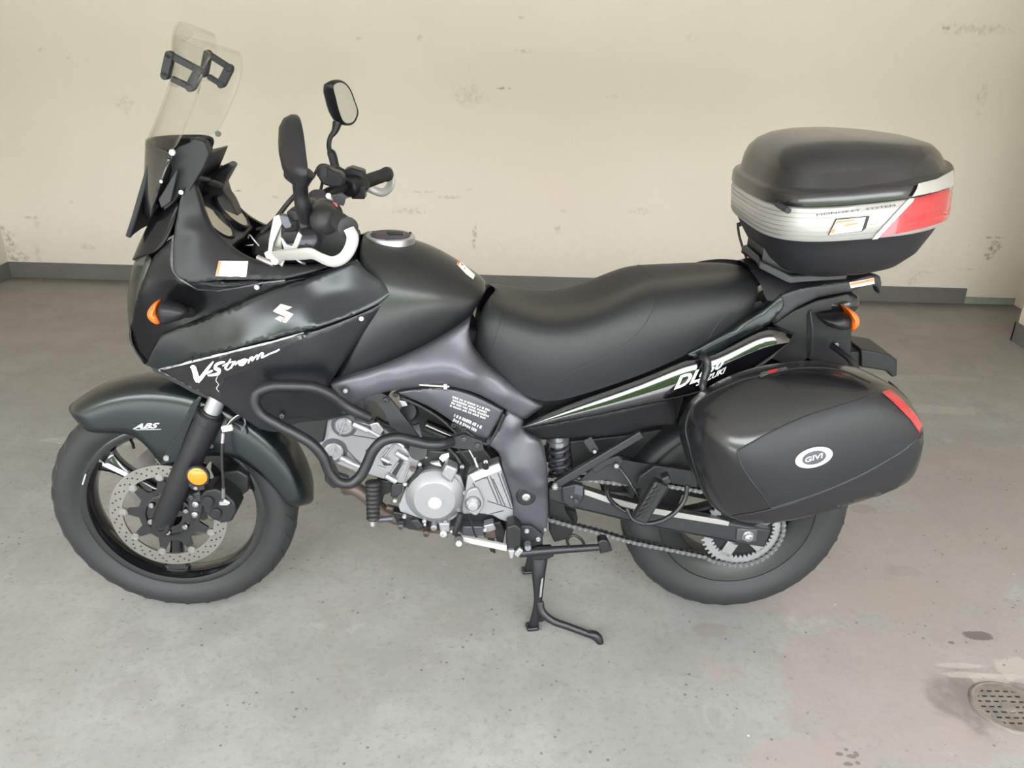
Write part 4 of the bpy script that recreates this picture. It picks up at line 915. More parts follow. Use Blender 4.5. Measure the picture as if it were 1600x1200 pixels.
m.add(extr(PP([(447, 332), (455, 327), (474, 330), (486, 332), (486, 345), (470, 346), (452, 346)], -.27), .04), 'plastic'); m.add(extr(PP([(466, 345), (480, 343), (482, 356), (468, 360)], -.28), .03), 'plastic_s')
m.add(extr(PP([(441, 362), (463, 360), (468, 366), (462, 380), (448, 382), (441, 374)], -.275), .03), 'plastic')
m.build('clutch_perch', bar_o, smooth=30, bevel=.003)
bb('connector', [extr(PP([(484, 335), (493, 333), (491, 345), (485, 347)], -.30), .015)], 'yellow', bar_o, bevel=.001)
bb('connector', [extr(PP([(486, 326), (494, 327), (494, 334), (486, 333)], -.30), .015)], 'blue', bar_o, bevel=.001)
bb('horn_button', [lathe(P(521, 322, -.26), [(.0075, .01), (.0075, -.004), (0, -.005)], (.3, -1, .2), 14)], 'redp', bar_o)
bb('lever_blade', [extr(PP([(520, 308), (535, 302), (540, 312), (537, 322), (520, 318)], .12), .006)], 'frame', bar_o, bevel=.001)
bb('brake_lever', [tubeg([P(500, 300, .10), P(520, 305, .2), P(545, 300, .3), P(560, 297, .36)], .006, 10)], 'alu_b', bar_o, smooth=60)
m = MB(); m.add(extr(PP([(497, 262), (512, 262), (520, 267), (532, 272), (538, 282), (534, 293), (520, 294), (503, 288), (496, 276)], .12), .05), 'plastic_s')
bb('control_block', [extr(PP([(536, 266), (548, 262), (568, 268), (570, 292), (555, 297), (538, 292)], .24), .05)], 'plastic_s', bar_o, smooth=40, bevel=.005); m.build('brake_master_cylinder', bar_o, smooth=40, bevel=.005)
bb('reservoir_cap', [lathe(P(505, 262, .13), [(.017, -.02), (.017, 0), (.015, .003), (0, .003)], (0, 0, 1), 20)], 'plastic', bar_o)
bb('silver_bolt', [lathe(P(519, 272, .13), [(.006, 0), (.006, -.004), (0, -.004)], seg=12), lathe(P(513, 306, -.05), [(.006, .01), (.006, -.006), (0, -.006)], (.2, -1, .2), 16)], 'steel', bar_o)
bb('ignition_lock', [lathe(P(497, 310, 0), [(.022, -.03), (.022, .01), (.018, .014), (0, .014)], (.2, -.3, 1), 20)], 'frame_d', bar_o)
# cables
def cable(pts, r=.004, m='rubber_s', name='cable', parent=bar_o): return bb(name, [tubeg([P(*p) for p in pts], r, 8)], m, parent, smooth=60)
cable([(470, 296, -.15), (452, 315, -.14), (428, 345, -.12), (410, 362, -.10)], .0055)
cable([(462, 302, -.12), (440, 330, -.11), (420, 352, -.10), (402, 358, -.06)], .004)
cable([(520, 262, .22), (508, 258, .22), (490, 275, .15), (470, 310, .05), (450, 350, .02)], .004)
cable([(540, 268, .25), (528, 262, .24), (512, 270, .2), (500, 300, .1), (485, 345, .04), (470, 380, .02)], .004)
cable([(388, 372, -.15), (390, 367, -.16), (397, 375, -.17), (405, 384, -.17)], .0018, 'steel', 'bare_wire')
cable([(486, 350, -.25), (500, 372, -.2), (488, 392, -.15), (470, 400, -.12)], .005)
cable([(478, 382, -.22), (484, 388, -.2), (476, 394, -.2), (470, 398, -.2)], .003, 'rust')
cable([(462, 404, -.24), (470, 410, -.24), (476, 412, -.23)], .003, 'steel', 'bare_wire')
m = MB(); m.add(extr(PP([(398, 368), (430, 352), (500, 345), (556, 372), (556, 410), (470, 414), (420, 410), (390, 400)], -.05), .10), 'dark'); m.build('wiring_bundle', bike, smooth=20, bevel=.01)
# ---------------------------------------------------------------- mirrors
fo = [(521, 132), (528, 127), (539, 129), (547, 138), (555, 158), (560, 177), (556, 189), (546, 195), (537, 191), (531, 177), (525, 154)]
FO = crv([tuple(P(px, py, .30+(px-521)/39*.14)) for px, py in fo], 5, True)
def mirror(side, off):
    Q = [Vector((p.x, side*p.y, p.z))+off for p in FO]; c = sum(Q, Vector())/len(Q); nx = Vector((-1, 0, .05))
    rows = [[c+(p-c)*k+nx*d for p in Q] for k, d in ((1, 0), (1.05, .004), (1.04, .014), (.92, .028), (.64, .039), (.2, .044))]
    h = bb('mirror', [surfg([[c+(p-c)*.9+nx*.004 for p in Q]]+rows, True, True)], 'plastic_s', bike, smooth=60)
    v = [c+(p-c)*.93+nx*.0015 for p in Q]
    bb('mirror_glass', [(v, [tuple(range(len(v)))])], 'mirror', h, smooth=0)
    return h, c
mf, cf = mirror(1, Vector((0, 0, 0)))
tn = P(461, 185, -.37); tf = max(FO, key=lambda p: p.z)
mn_, cn_ = mirror(-1, Vector((tn.x-tf.x, 0, tn.z-tf.z)))
print('mirror offset', tn.x-tf.x, tn.z-tf.z)
bb('mirror_stem', [tubeg([P(527, 192, .35), P(523, 205, .34), P(516, 215, .33), (*P(514, 230, .32),), P(516, 238, .31)], [.013, .009, .0065, .0065, .0065], 12), tubeg([P(515, 235, .31), P(518, 240, .31), P(523, 258, .30), P(530, 280, .29)], [.008, .012, .012, .009], 14)], 'plastic_s', mf, smooth=60)
ob = Vector((tn.x-tf.x, 0, tn.z-tf.z))
bb('mirror_stem', [tubeg([P(478, 268, -.345), P(470, 284, -.34), P(470, 300, -.33), P(474, 322, -.32), P(478, 344, -.30)], [.02, .016, .015, .017, .014], 14), tubeg([P(452, 262, -.37), P(450, 272, -.365), P(460, 281, -.35), P(470, 292, -.34)], [.006, .009, .010, .008], 10)], 'plastic_s', mn_, smooth=60)
# ---------------------------------------------------------------- engine
def plt_(name, pts, y, d, m, parent, bev=.003, mirror=False, n=1, smooth=35): return bb(name, [plate(pts, y, d, n)], m, parent, bevel=bev, mirror=mirror, smooth=smooth)
eng = plt_('engine', [(640, 700), (700, 706), (756, 700), (785, 735), (804, 800), (798, 828), (760, 838), (700, 832), (650, 826), (630, 812), (628, 780), (636, 740)], -.10, .22, 'dark', bike, .006)
plt_('front_cylinder', [(500, 668), (520, 656), (600, 668), (660, 720), (640, 752), (560, 742), (508, 715)], -.085, .18, 'alu', eng, .006)
plt_('rear_cylinder', [(640, 640), (690, 600), (760, 640), (770, 700), (730, 730), (660, 712)], -.07, .15, 'dark', eng, .006)
head = plt_('cam_cover', [(509, 657), (522, 654), (545, 651), (556, 658), (580, 664), (600, 682), (592, 698), (566, 737), (545, 733), (528, 726), (512, 712), (497, 691)], -.112, .03, 'alu', eng, .003)
for (px, py, r) in ((538, 664, .0235), (522, 704, .0245)):
    c = P(px, py, -.113)
    bb('cam_cap_ring', [lathe(c, [(r+.0095, .008), (r+.0095, -.0015), (r+.001, -.0015)], seg=40, caps=False)], 'frame', head)
    cp = bb('cam_cap', [lathe(c, [(r+.009, .012), (r+.008, .004), (r+.001, -.001), (r, -.008), (r-.004, -.011), (r*.6, -.011), (r*.58, -.009), (r*.35, -.009), (r*.33, -.011), (0, -.011)], seg=40)], 'alu', head)
    bb('cap_ridge', [bar(c+Vector((.006, -.012, r*.9)), c+Vector((-.010, -.012, -r*.9)), .006, .004)], 'alu', cp, bevel=.001)
bb('water_pipe', [tubeg([P(552, 662, -.125), P(574, 672, -.125)], .0095, 16, smooth=False), tubeg([P(574, 672, -.125), P(602, 685, -.122)], .0065, 14, smooth=False)], 'alu_b', head, smooth=50)
bb('water_pipe', [tubeg([P(532, 715, -.125), P(548, 723, -.125)], .008, 16, smooth=False), tubeg([P(548, 723, -.125), P(572, 734, -.122)], .006, 14, smooth=False)], 'alu_b', head, smooth=50)
for a, b in (((545, 679), (592, 687)), ((536, 696), (566, 729)), ((530, 681), (536, 652))): bb('cover_ridge', [tubeg([P(*a, -.1125), P(*b, -.1125)], .0013, 6, smooth=False)], 'frame', head)
bb('cover_bolt', [bolt(575, 705, -.114, .006, .005, 10)], 'frame', head)
bb('plug_connector', [plate([(577, 663), (590, 660), (600, 672), (594, 680), (582, 674)], -.13, .02)], 'alu_b', head, bevel=.002)
bb('ignition_hose', [tubeg([P(588, 655, -.12), P(600, 662, -.11), P(620, 668, -.10), P(632, 676, -.10)], .008, 12)], 'dark', head, smooth=50)
blk = plt_('cylinder_block', [(582, 705), (598, 690), (616, 687), (634, 702), (655, 721), (649, 740), (632, 758), (606, 751), (580, 744), (566, 738)], -.115, .04, 'alu', eng, .004)
for a, b, r in (((619, 707), (636, 717), .0085), ((603, 743), (619, 752), .0085), ((596, 716), (608, 722), .006), ((620, 690), (630, 698), .006)):
    bb('block_boss', [tubeg([P(*a, -.122), P(*b, -.122)], r, 14, smooth=False)], 'alu_b', blk, smooth=50)
for a, b in (((607, 700), (596, 713)), ((616, 694), (600, 714)), ((622, 722), (610, 740)), ((632, 724), (620, 745)), ((590, 728), (602, 733)), ((641, 722), (632, 748))):
    bb('block_rib', [tubeg([P(*a, -.117), P(*b, -.117)], .003, 8, smooth=False)], 'alu', blk, smooth=50)
bb('block_recess', [plate([(595, 719), (612, 727), (600, 728)], -.118, .004), plate([(626, 713), (632, 718), (618, 744), (612, 740)], -.1165, .003)], 'frame_d', blk)
# alternator cover
ac = P(680, 774, -.12)
alt = bb('alternator_cover', [lathe(ac, [(.079, .03), (.079, 0), (.076, -.006), (.056, -.026), (.053, -.028), (.030, -.0285), (0, -.0285)], seg=72)], 'alu', eng, smooth=18)
bb('inspection_plug', [lathe(ac-Vector((-.001, .028, .006)), [(.018, .0), (.018, -.004), (.0155, -.0055), (.005, -.005), (.0045, -.003), (0, -.003)], seg=36)], 'alu_w', alt)
bb('cover_boss', [plate([(697, 726), (716, 734), (706, 756), (689, 743)], -.150, .04)], 'alu', alt, bevel=.005)
bb('cover_flange', [plate([(634, 764), (627, 780), (622, 790), (625, 800), (642, 806), (660, 812), (690, 820), (708, 812), (722, 800), (728, 770), (720, 745), (700, 733)], -.122, .03)], 'alu', alt, bevel=.003)
for (px, py) in ((633, 755), (617, 781), (632, 806), (663, 813), (696, 815), (717, 797), (727, 769), (656, 724), (722, 728)):
    bb('cover_bolt', [bolt(px, py, -.130, .0062, .007, 12)], 'alu_b', alt)
bb('cover_post', [tubeg([P(722, 738, -.12), P(722, 728, -.13)], .0085, 12, smooth=False)], 'dark', alt)
bb('black_rib', [plate([(634, 760), (650, 738), (656, 728), (662, 732), (655, 742), (640, 764)], -.128, .02)], 'dark', alt, bevel=.002)
bb('bolt_washer', [lathe(P(645, 732, -.13), [(.008, 0), (.008, -.003), (.004, -.003), (0, -.001)], seg=16)], 'rust', alt)
# sprocket cover
spc = plt_('sprocket_cover', [(731, 740), (780, 723), (785, 735), (795, 765), (804, 796), (804, 812), (797, 818), (780, 812), (770, 806), (748, 803), (722, 804), (723, 790), (727, 770)], -.138, .04, 'alu', eng, .004)
bb('cover_top', [plate([(733, 742), (780, 724), (785, 735), (740, 753)], -.1405, .01)], 'alu_w', spc, bevel=.002)
for a, b in (((739, 755), (756, 782)), ((757, 748), (762, 745)), ((761, 746), (778, 786)), ((766, 744), (784, 789)), ((778, 739), (798, 792)), ((783, 740), (802, 793)), ((742, 753), (758, 746)), ((762, 783), (803, 796)), ((766, 803), (787, 798)), ((770, 748), (789, 790))):
    bb('cover_rib', [tubeg([P(*a, -.1385), P(*b, -.1385)], .0014, 6, smooth=False)], 'frame', spc)
bb('clutch_release', [extr(crv(PP([(735, 765), (744, 763), (752, 775), (756, 786), (751, 799), (743, 806), (736, 803), (727, 795), (726, 785)], -.150), 4, True), .02)], 'alu', spc, bevel=.003)
bb('release_cap', [lathe(P(739, 788, -.15), [(.019, .0), (.019, -.004), (.013, -.011), (0, -.012)], seg=30)], 'alu_b', spc)
bb('release_ring', [lathe(P(739, 786, -.149), [(.0215, .0), (.0215, -.003), (.019, -.004)], seg=30, caps=False)], 'frame', spc)
bb('cover_stud', [tubeg([P(759, 730, -.14), P(759, 721, -.15)], .009, 12, smooth=False)], 'dark', spc, smooth=40)
bb('cover_bolt', [bolt(759, 721, -.150, .0065, .006, 12)], 'alu_b', spc)
# clutch cable & clips above
for pts, r, mm in (([(733, 703, -.13), (738, 712, -.135), (744, 724, -.138), (748, 733, -.14)], .0022, 'steel'), ([(741, 715, -.137), (744, 724, -.139), (746, 729, -.14)], .004, 'alu_b'), ([(730, 742, -.14), (742, 735, -.142), (749, 730, -.14)], .0022, 'dark'),
                   ([(715, 700, -.12), (728, 715, -.125), (740, 730, -.13)], .002, 'dark'), ([(732, 805, -.15), (737, 818, -.15), (742, 835, -.15), (746, 842, -.15)], .0025, 'dark'), ([(700, 700, -.11), (712, 712, -.11), (722, 728, -.12)], .006, 'dark')):
    bb('cable', [tubeg([P(*p) for p in pts], r, 8)], mm, eng, smooth=60)
bb('oil_filler_cap', [lathe(P(655, 703, -.10), [(.024, .02), (.024, 0), (.018, -.003), (.017, .0), (0, .0)], (-.1, -1, .35), 28)], 'dark', eng)
bb('sight_disc', [lathe(P(655, 701, -.105), [(0.0, -.001), (.0165, -.001)], (-.1, -1, .35), 24, caps=False)], 'alu_w', eng)
bb('white_tag', [plate([(690, 711), (701, 708), (702, 714), (692, 722), (686, 716)], -.11, .003)], 'white', eng)
bb('alloy_tip', [plate([(672, 724), (686, 722), (690, 729), (680, 727)], -.12, .01)], 'alu_w', eng)
bb('small_bolt', [bolt(666, 714, -.10, .004, .004, 10)], 'steel', eng)
# parts inside the frame triangle
tri = MB(); tri.add(plate([(622, 616), (640, 622), (706, 662), (712, 672), (700, 688), (660, 684), (648, 676)], -.09, .16), 'dark'); tri.build('throttle_body', eng, smooth=20, bevel=.004)
bb('reservoir', [tubeg([P(664, 664, -.125), P(705, 682, -.125)], .0165, 18, smooth=False)], 'gloss', eng, smooth=50)
bb('reservoir_cap', [lathe(P(642, 645, -.12), [(.022, .02), (.022, 0), (.020, -.003), (0, -.003)], (-.3, -.8, .5), 24)], 'plastic', eng)
bb('small_cover', [plate([(623, 626), (634, 627), (637, 634), (628, 636)], -.14, .01)], 'alu_b', eng, bevel=.001)
bb('mesh_panel', [plate([(644, 666), (655, 663), (660, 684), (652, 684)], -.13, .01)], 'frame', eng, bevel=.001)
bb('edge_tube', [tubeg([P(628, 622, -.155), P(655, 634, -.155), P(690, 656, -.155), P(712, 676, -.155)], .004, 8)], 'dark', eng, smooth=50)
bb('frame_bolt', [bolt(618, 616, -.16, .007, .008, 12), ], 'frame_d', eng)
bb('frame_bolt', [bolt(709, 663, -.16, .007, .008, 12), ], 'frame_d', eng)
bb('frame_bolt', [bolt(725, 670, -.16, .007, .008, 12), ], 'frame_d', eng)
bb('joint_tube', [tubeg([P(724, 671, -.155), P(764, 692, -.155), P(770, 684, -.155), P(788, 646, -.158)], .005, 10)], 'dark', cover, smooth=50)
bb('cover_strap', [tubeg([P(655, 601, -.175), P(680, 603, -.178), P(702, 604, -.178)], .0025, 8)], 'gold', spar, smooth=50)
bb('strap_clip', [box(P(696, 604, -.180), .008, .006, .011)], 'white', spar)
# corrugated breather boot and lower clutter
m = MB(); a, b = P(583, 752, -.12), P(583, 813, -.14); d = (b-a); Lb = d.length; pr = []
for k in range(9): t = Lb*k/9; r_ = .0205-.0045*(k/9); pr += [(r_-.002, t), (r_+.001, t+Lb*.03), (r_+.001, t+Lb*.07)]
m.add(lathe(a, [(0, 0)]+pr+[(.012, Lb), (0, Lb)], d.normalized(), 24), 'rubber_s'); bo = m.build('corrugated_boot', eng, smooth=50)
bb('boot_nipple', [lathe(P(582, 812, -.14), [(.008, 0), (.008, .016), (.005, .02), (0, .02)], (0, 0, -1), 12)], 'alu_b', bo)
bb('hose_stub', [tubeg([P(590, 812, -.13), P(613, 810, -.12)], .008, 10, smooth=False)], 'frame', eng, smooth=50)
plt_('boot_mount', [(588, 750), (612, 752), (616, 768), (600, 774), (596, 790), (590, 786)], -.10, .05, 'dark', eng)
plt_('engine_bracket', [(612, 757), (630, 756), (628, 770), (616, 782), (610, 776)], -.12, .02, 'frame_d', eng)
bb('header_pipe', [tubeg([P(540, 762, .02), P(556, 764, .0), P(576, 778, -.01), P(600, 800, -.02), P(640, 815, -.02), P(700, 825, -.0)], .02, 16)], 'rust', eng, smooth=50)
bb('header_joint', [tubeg([P(604, 793, -.08), P(622, 797, -.08)], .01, 12, smooth=False)], 'rust', eng, smooth=50)
for pts, y, mm in (([(613, 800), (628, 802), (640, 806), (664, 815), (668, 828), (640, 828), (620, 818)], -.12, 'dark'), ([(621, 815), (631, 815), (632, 826), (624, 827)], -.135, 'frame_d'), ([(640, 814), (652, 812), (662, 822), (654, 828)], -.135, 'frame_d'),
                   ([(685, 818), (703, 818), (703, 832), (688, 832)], -.14, 'alu'), ([(722, 823), (756, 823), (756, 838), (722, 838)], -.13, 'frame'), ([(755, 822), (771, 818), (776, 828), (760, 833)], -.14, 'alu'), ([(758, 833), (772, 826), (782, 836), (776, 842), (756, 841)], -.125, 'rust'),
                   ([(771, 818), (782, 815), (790, 830), (786, 850), (776, 846)], -.13, 'dark'), ([(760, 836), (772, 838), (774, 866), (766, 862)], -.06, 'dark')):
    plt_('sump_fitting', pts, y, .03, mm, eng, .003)
for (px, py, r, mm) in ((626, 823, .008, 'frame'), (666, 834, .009, 'rust'), (693, 834, .0095, 'alu_w'), (678, 824, .008, 'alu'), (758, 828, .006, 'alu_b'), (706, 831, .005, 'alu_b'), (664, 820, .004, 'steel')):
    bb('sump_bolt', [lathe(P(px, py, -.145), [(r, .02), (r, -.003), (r*.55, -.004), (r*.5, 0), (0, 0)], seg=16)], mm, eng)
bb('cable_end', [tubeg([P(720, 802, -.15), P(715, 820, -.155), P(711, 835, -.155)], .0085, 10, smooth=False)], 'rubber_s', eng, smooth=50)
bb('cable_joint', [tubeg([P(716, 830, -.156), P(714, 842, -.156)], .005, 8, smooth=False)], 'alu_b', eng)
# shift lever
sl = bb('shift_lever', [extr(PP([(720, 839), (735, 842), (792, 853), (792, 862), (735, 850), (720, 845)], -.20), .012)], 'alu_w', bike, bevel=.002)
bb('toe_rubber', [tubeg([P(717, 841, -.17), P(717, 843, -.20), P(717, 845, -.235)], .0115, 14, smooth=False)], 'rubber_s', sl, smooth=50)
bb('toe_pin', [lathe(P(717, 848, -.236), [(.008, 0), (.008, -.006), (.005, -.008), (0, -.008)], seg=14)], 'alu_w', sl)
plt_('lever_pivot', [(792, 824), (806, 820), (815, 828), (815, 858), (800, 862), (791, 858)], -.19, .05, 'dark', sl, .004)
bb('lever_clamp', [plate([(803, 866), (812, 857), (818, 861), (809, 872)], -.205, .012), plate([(794, 860), (804, 860), (802, 872), (797, 874)], -.20, .012)], 'alu_b', sl, bevel=.002)
hp = plt_('foot_peg_plate', [(808, 822), (830, 822), (848, 836), (848, 850), (828, 856), (808, 860)], -.165, .012, 'frame_d', bike, .002)
bb('plate_bolt', [bolt(823, 829, -.166, .0072, .006, 12)], 'alu_b', hp); bb('plate_bolt', [bolt(841, 842, -.166, .0072, .006, 12)], 'alu_b', hp)
bb('peg_pivot', [tubeg([P(825, 858, -.20), P(824, 848, -.20)], .009, 12, smooth=False), tubeg([P(825, 852, -.17), P(825, 856, -.21)], .008, 12, smooth=False)], 'frame', hp, smooth=50)
# ---------------------------------------------------------------- stands
ss = bb('side_stand', [tubeg([P(812, 864, -.19), P(860, 860, -.195), P(936, 855, -.20)], [.0125, .011, .009], 14)], 'tube', bike, smooth=50)
bb('stand_foot', [plate([(934, 848), (940, 844), (949, 845), (957, 861), (938, 866)], -.21, .03)], 'tube', ss, bevel=.003)
bb('stand_tang', [tubeg([P(889, 854, -.20), P(887, 842, -.21), P(896, 836, -.215), P(906, 841, -.215), P(914, 853, -.20)], .004, 8)], 'tube', ss, smooth=50)
gfoot = PZ(832, 978, .008); yl = gfoot.y; print('stand y', yl)
def leg(s):
    m = MB()
    m.add(tubeg([Vector((P(843, 868, yl+.02).x, s*abs(yl+.03), P(843, 868, yl+.02).z)), Vector((P(842, 900, yl).x, s*abs(yl+.01), P(842, 900, yl).z)), Vector((P(840, 945, yl).x, s*abs(yl), P(840, 945, yl).z)), Vector((P(834, 975, yl).x, s*abs(yl), .012))], [.026, .019, .012, .014], 14, flat=.7), 'tube')
    return m
cs = leg(-1).build('centre_stand', bike, smooth=50)
leg(1).build('stand_leg', cs, smooth=50)
for s in (-1, 1):
    c = P(833, 976, yl); bb('stand_foot', [box((c.x-.002, s*abs(yl), .007), .036, .034, .012, Matrix.Rotation(.15, 3, 'Z'))], 'tube', cs, bevel=.005)
e1, e2 = PZ(862, 968, .075), PZ(925, 993, .035)
kick = P(844, 944, yl); 
bb('kick_lever', [tubeg([P(843, 940, yl), P(846, 955, yl-.01), P(860, 968, yl-.02), P(888, 979, yl-.035), P(920, 991, yl-.05)], [.012, .012, .011, .0105, .010], 14, flat=.8), plate([(835, 940), (846, 942), (858, 966), (846, 972), (836, 970)], yl, .01)], 'tube', cs, smooth=50)
bb('kick_pad', [tubeg([P(918, 990, yl-.05), P(930, 993, yl-.055), P(937, 1003, yl-.06), P(935, 1013, yl-.062)], [.010, .013, .011, .006], 12)], 'tube', cs, smooth=50)
bb('stand_crossbar', [tubeg([(P(843, 872, yl).x, -abs(yl)+.02, P(843, 872, yl).z), (P(843, 872, yl).x, abs(yl)-.02, P(843, 872, yl).z)], .014, 12, smooth=False)], 'tube', cs, smooth=50)
bb('worn_patch', [plate([(846, 905), (849, 903), (846, 932), (843, 934), (844, 918)], yl-.0165, .002)], 'alu_b', cs)
bb('stand_mount', [plate([(824, 858), (862, 856), (866, 870), (852, 876), (830, 876)], -.13, .02)], 'dark', cs, bevel=.004, mirror=True)
# ---------------------------------------------------------------- rear suspension, swingarm, chain
sh0, sh1 = P(868, 640, -.02), P(878, 775, -.02); dS = (sh1-sh0).normalized(); LS = (sh1-sh0).length
sk_ = bb('rear_shock', [lathe(sh0, [(0, 0), (.028, 0), (.028, .085), (.031, .088), (.031, .10), (.014, .102), (.014, LS), (0, LS)], dS, 28)], 'alu_b', bike)
sp = []; u = dS.orthogonal().normalized(); v_ = dS.cross(u)
for k in range(7*16+1): a = 2*PI*k/16; sp.append(sh0+dS*(.095+k/16*.0235)+(u*math.cos(a)+v_*math.sin(a))*.027)
bb('coil_spring', [tubeg(sp, .0062, 10, smooth=False)], 'frame', sk_, smooth=60)
SA = [(856, 764), (893, 757), (913, 766), (947, 777), (1019, 796), (1128, 815), (1165, 822), (1206, 829), (1195, 856), (1150, 849), (1019, 824), (940, 804), (893, 793), (856, 782)]
sa = plt_('swingarm', SA, -.125, .035, 'frame_d', bike, .005)
q = [Vector((p[0], -p[1], p[2])) for p in PP(SA, -.125)]; bb('swingarm_far_side', [extr(q, -.035)], 'frame_d', sa, bevel=.005)
bb('swingarm_bright_edge', [plate([(913, 765), (947, 776), (1019, 794), (1128, 813), (1140, 816), (1138, 822), (1019, 803), (947, 785), (913, 773)], -.1262, .004)], 'silver', sa, bevel=.001)
bb('swingarm_weld', [tubeg([P(857, 781, -.127), P(893, 792, -.127), P(940, 803, -.127), P(1019, 822, -.127), P(1150, 847, -.127)], .002, 6)], 'dark', sa)
bb('axle_plate', [plate([(1152, 826), (1184, 828), (1182, 847), (1150, 844)], -.130, .01)], 'frame', sa, bevel=.002)
bb('axle_nut', [lathe(P(1168, 837, -.131), [(.016, .0), (.016, -.003), (.012, -.003), (.012, -.014), (.009, -.016), (.0065, -.016), (.006, -.006), (0, -.006)], seg=12)], 'steel', sa)
bb('cross_brace', [extr(PP([(940, 768), (985, 770), (1000, 790), (985, 812), (950, 800)], -.09), .18)], 'dark', sa, bevel=.01)
rsp = Vector((1.553, -.098, P(1160, 829, -.098).z)); rsp.x = P(1160, 829, -.098).x
# sprocket
NT = 44; Rs = .112; pts = []
for k in range(NT):
    for da, rr in ((-.5, Rs-.006), (-.28, Rs-.005), (-.12, Rs+.003), (.12, Rs+.003), (.28, Rs-.005)):
        a = 2*PI*(k+da)/NT; pts.append((rsp.x+rr*math.cos(a), rsp.y, rsp.z+rr*math.sin(a)))
n = len(pts); inn_ = [(rsp.x+(p[0]-rsp.x)*.78, p[1], rsp.z+(p[2]-rsp.z)*.78) for p in pts]
vs = pts+inn_; fs = [(i, (i+1) % n, n+(i+1) % n, n+i) for i in range(n)]; Lk = 2*n; vs2 = [(x, y+.006, z) for x, y, z in vs]
fs2 = fs+[tuple(i+Lk for i in reversed(f)) for f in fs]+[(i, i+Lk, (i+1) % n+Lk, (i+1) % n) for i in range(n)]+[(n+i, n+(i+1) % n, n+(i+1) % n+Lk, n+i+Lk) for i in range(n)]
spo = bb('rear_sprocket', [(vs+vs2, fs2)], 'sprocket', rw, smooth=20)
for k in range(5):
    a = 2*PI*k/5+.5; d = Vector((math.cos(a), 0, math.sin(a))); bb('sprocket_arm', [bar(rsp+Vector((0, .003, 0))+d*.03, rsp+Vector((0, .003, 0))+d*.09, .032, .006)], 'sprocket', rw, bevel=.001)
bb('sprocket_hub', [lathe(rsp, [(.098, .03), (.098, .012), (.085, .010), (.05, .008), (.048, .0), (0, 0)], seg=40)], 'dark', rw)
# chain
mpath = [P(846, 806, -.098), P(855, 809, -.098), P(893, 820, -.098), P(939, 832, -.098), P(978, 843, -.098), P(1046, 857, -.098), P(1100, 868, -.098)]
path = crv([tuple(p) for p in mpath], 12)
aS = math.atan2(path[-1].z-rsp.z, path[-1].x-rsp.x); Rc = (path[-1]-rsp).length
print('chain', math.degrees(aS), Rc, rsp)
k = 0
for i in range(1, 40):
    a = aS+math.radians(5*i)
    if a > math.radians(97): break
    rr = Rc+(Rs-Rc)*min(1, i/6); path.append(Vector((rsp.x+rr*math.cos(a), rsp.y, rsp.z+rr*math.sin(a))))
path += [P(1010, 752, -.098), P(970, 754, -.098), P(893, 745, -.098), P(850, 748, -.098)]
# resample at link pitch
S = [0]
for a, b in zip(path, path[1:]): S.append(S[-1]+(b-a).length)
def at_s(s):
    for i in range(len(S)-1):
        if S[i] <= s <= S[i+1]: return path[i]+(path[i+1]-path[i])*((s-S[i])/(S[i+1]-S[i]+1e-9))
    return path[-1]
pit = .01587; ch = MB(); nl = int(S[-1]/pit); pins = [at_s(i*pit) for i in range(nl+1)]
for i in range(nl):
    a, b = pins[i], pins[i+1]; o_ = i % 2
    for y0 in ((-.0095 if o_ else -.0072), (.0075 if o_ else .0052)):
        t = (b-a).normalized(); u = Vector((-t.z, 0, t.x)); pl3 = []
        for cpt, sg_ in ((a, -1), (b, 1)):
            for k in range(7):
                an = (-90+30*k)*PI/180; pl3.append(cpt+(t*math.cos(an)*sg_+u*math.sin(an)*sg_)*.0066)
            if sg_ < 0: pl3 += [a*.5+b*.5+u*(-.0042)*1.0]
            else: pl3 += [a*.5+b*.5+u*(.0042)*1.0]
        pl3 = [p+Vector((0, y0, 0)) for p in pl3]; ch.add(extr(pl3, .002), 'chain' if y0 < 0 else 'chain_d')
    ch.add(lathe(a+Vector((0, -.0115, 0)), [(0, 0), (.0026, 0), (.0026, .022)], seg=8), 'steel')
    ch.add(lathe(a+Vector((0, -.005, 0)), [(.0045, 0), (.0045, .010)], seg=8), 'chain_d')
cho = ch.build('drive_chain', bike, smooth=25); cho['kind'] = 'stuff'
# chain guard and hugger
plt_('chain_guard', [(905, 752), (925, 733), (960, 716), (990, 722), (1024, 727), (1078, 735), (1090, 742), (1090, 762), (1060, 757), (1026, 752), (1000, 764), (985, 760), (950, 750)], -.112, .004, 'frame_d', sa, .001)
bb('rear_hugger', [surfg([[Vector((1.555+r*math.cos(a), y, .321+r*math.sin(a))) for r, y in ((.318, -.09), (.335, -.085), (.345, -.05), (.348, 0), (.345, .05), (.335, .085), (.318, .09))] for a in [math.radians(d) for d in range(60, 186, 9)]])], 'plastic', rw, smooth=60)
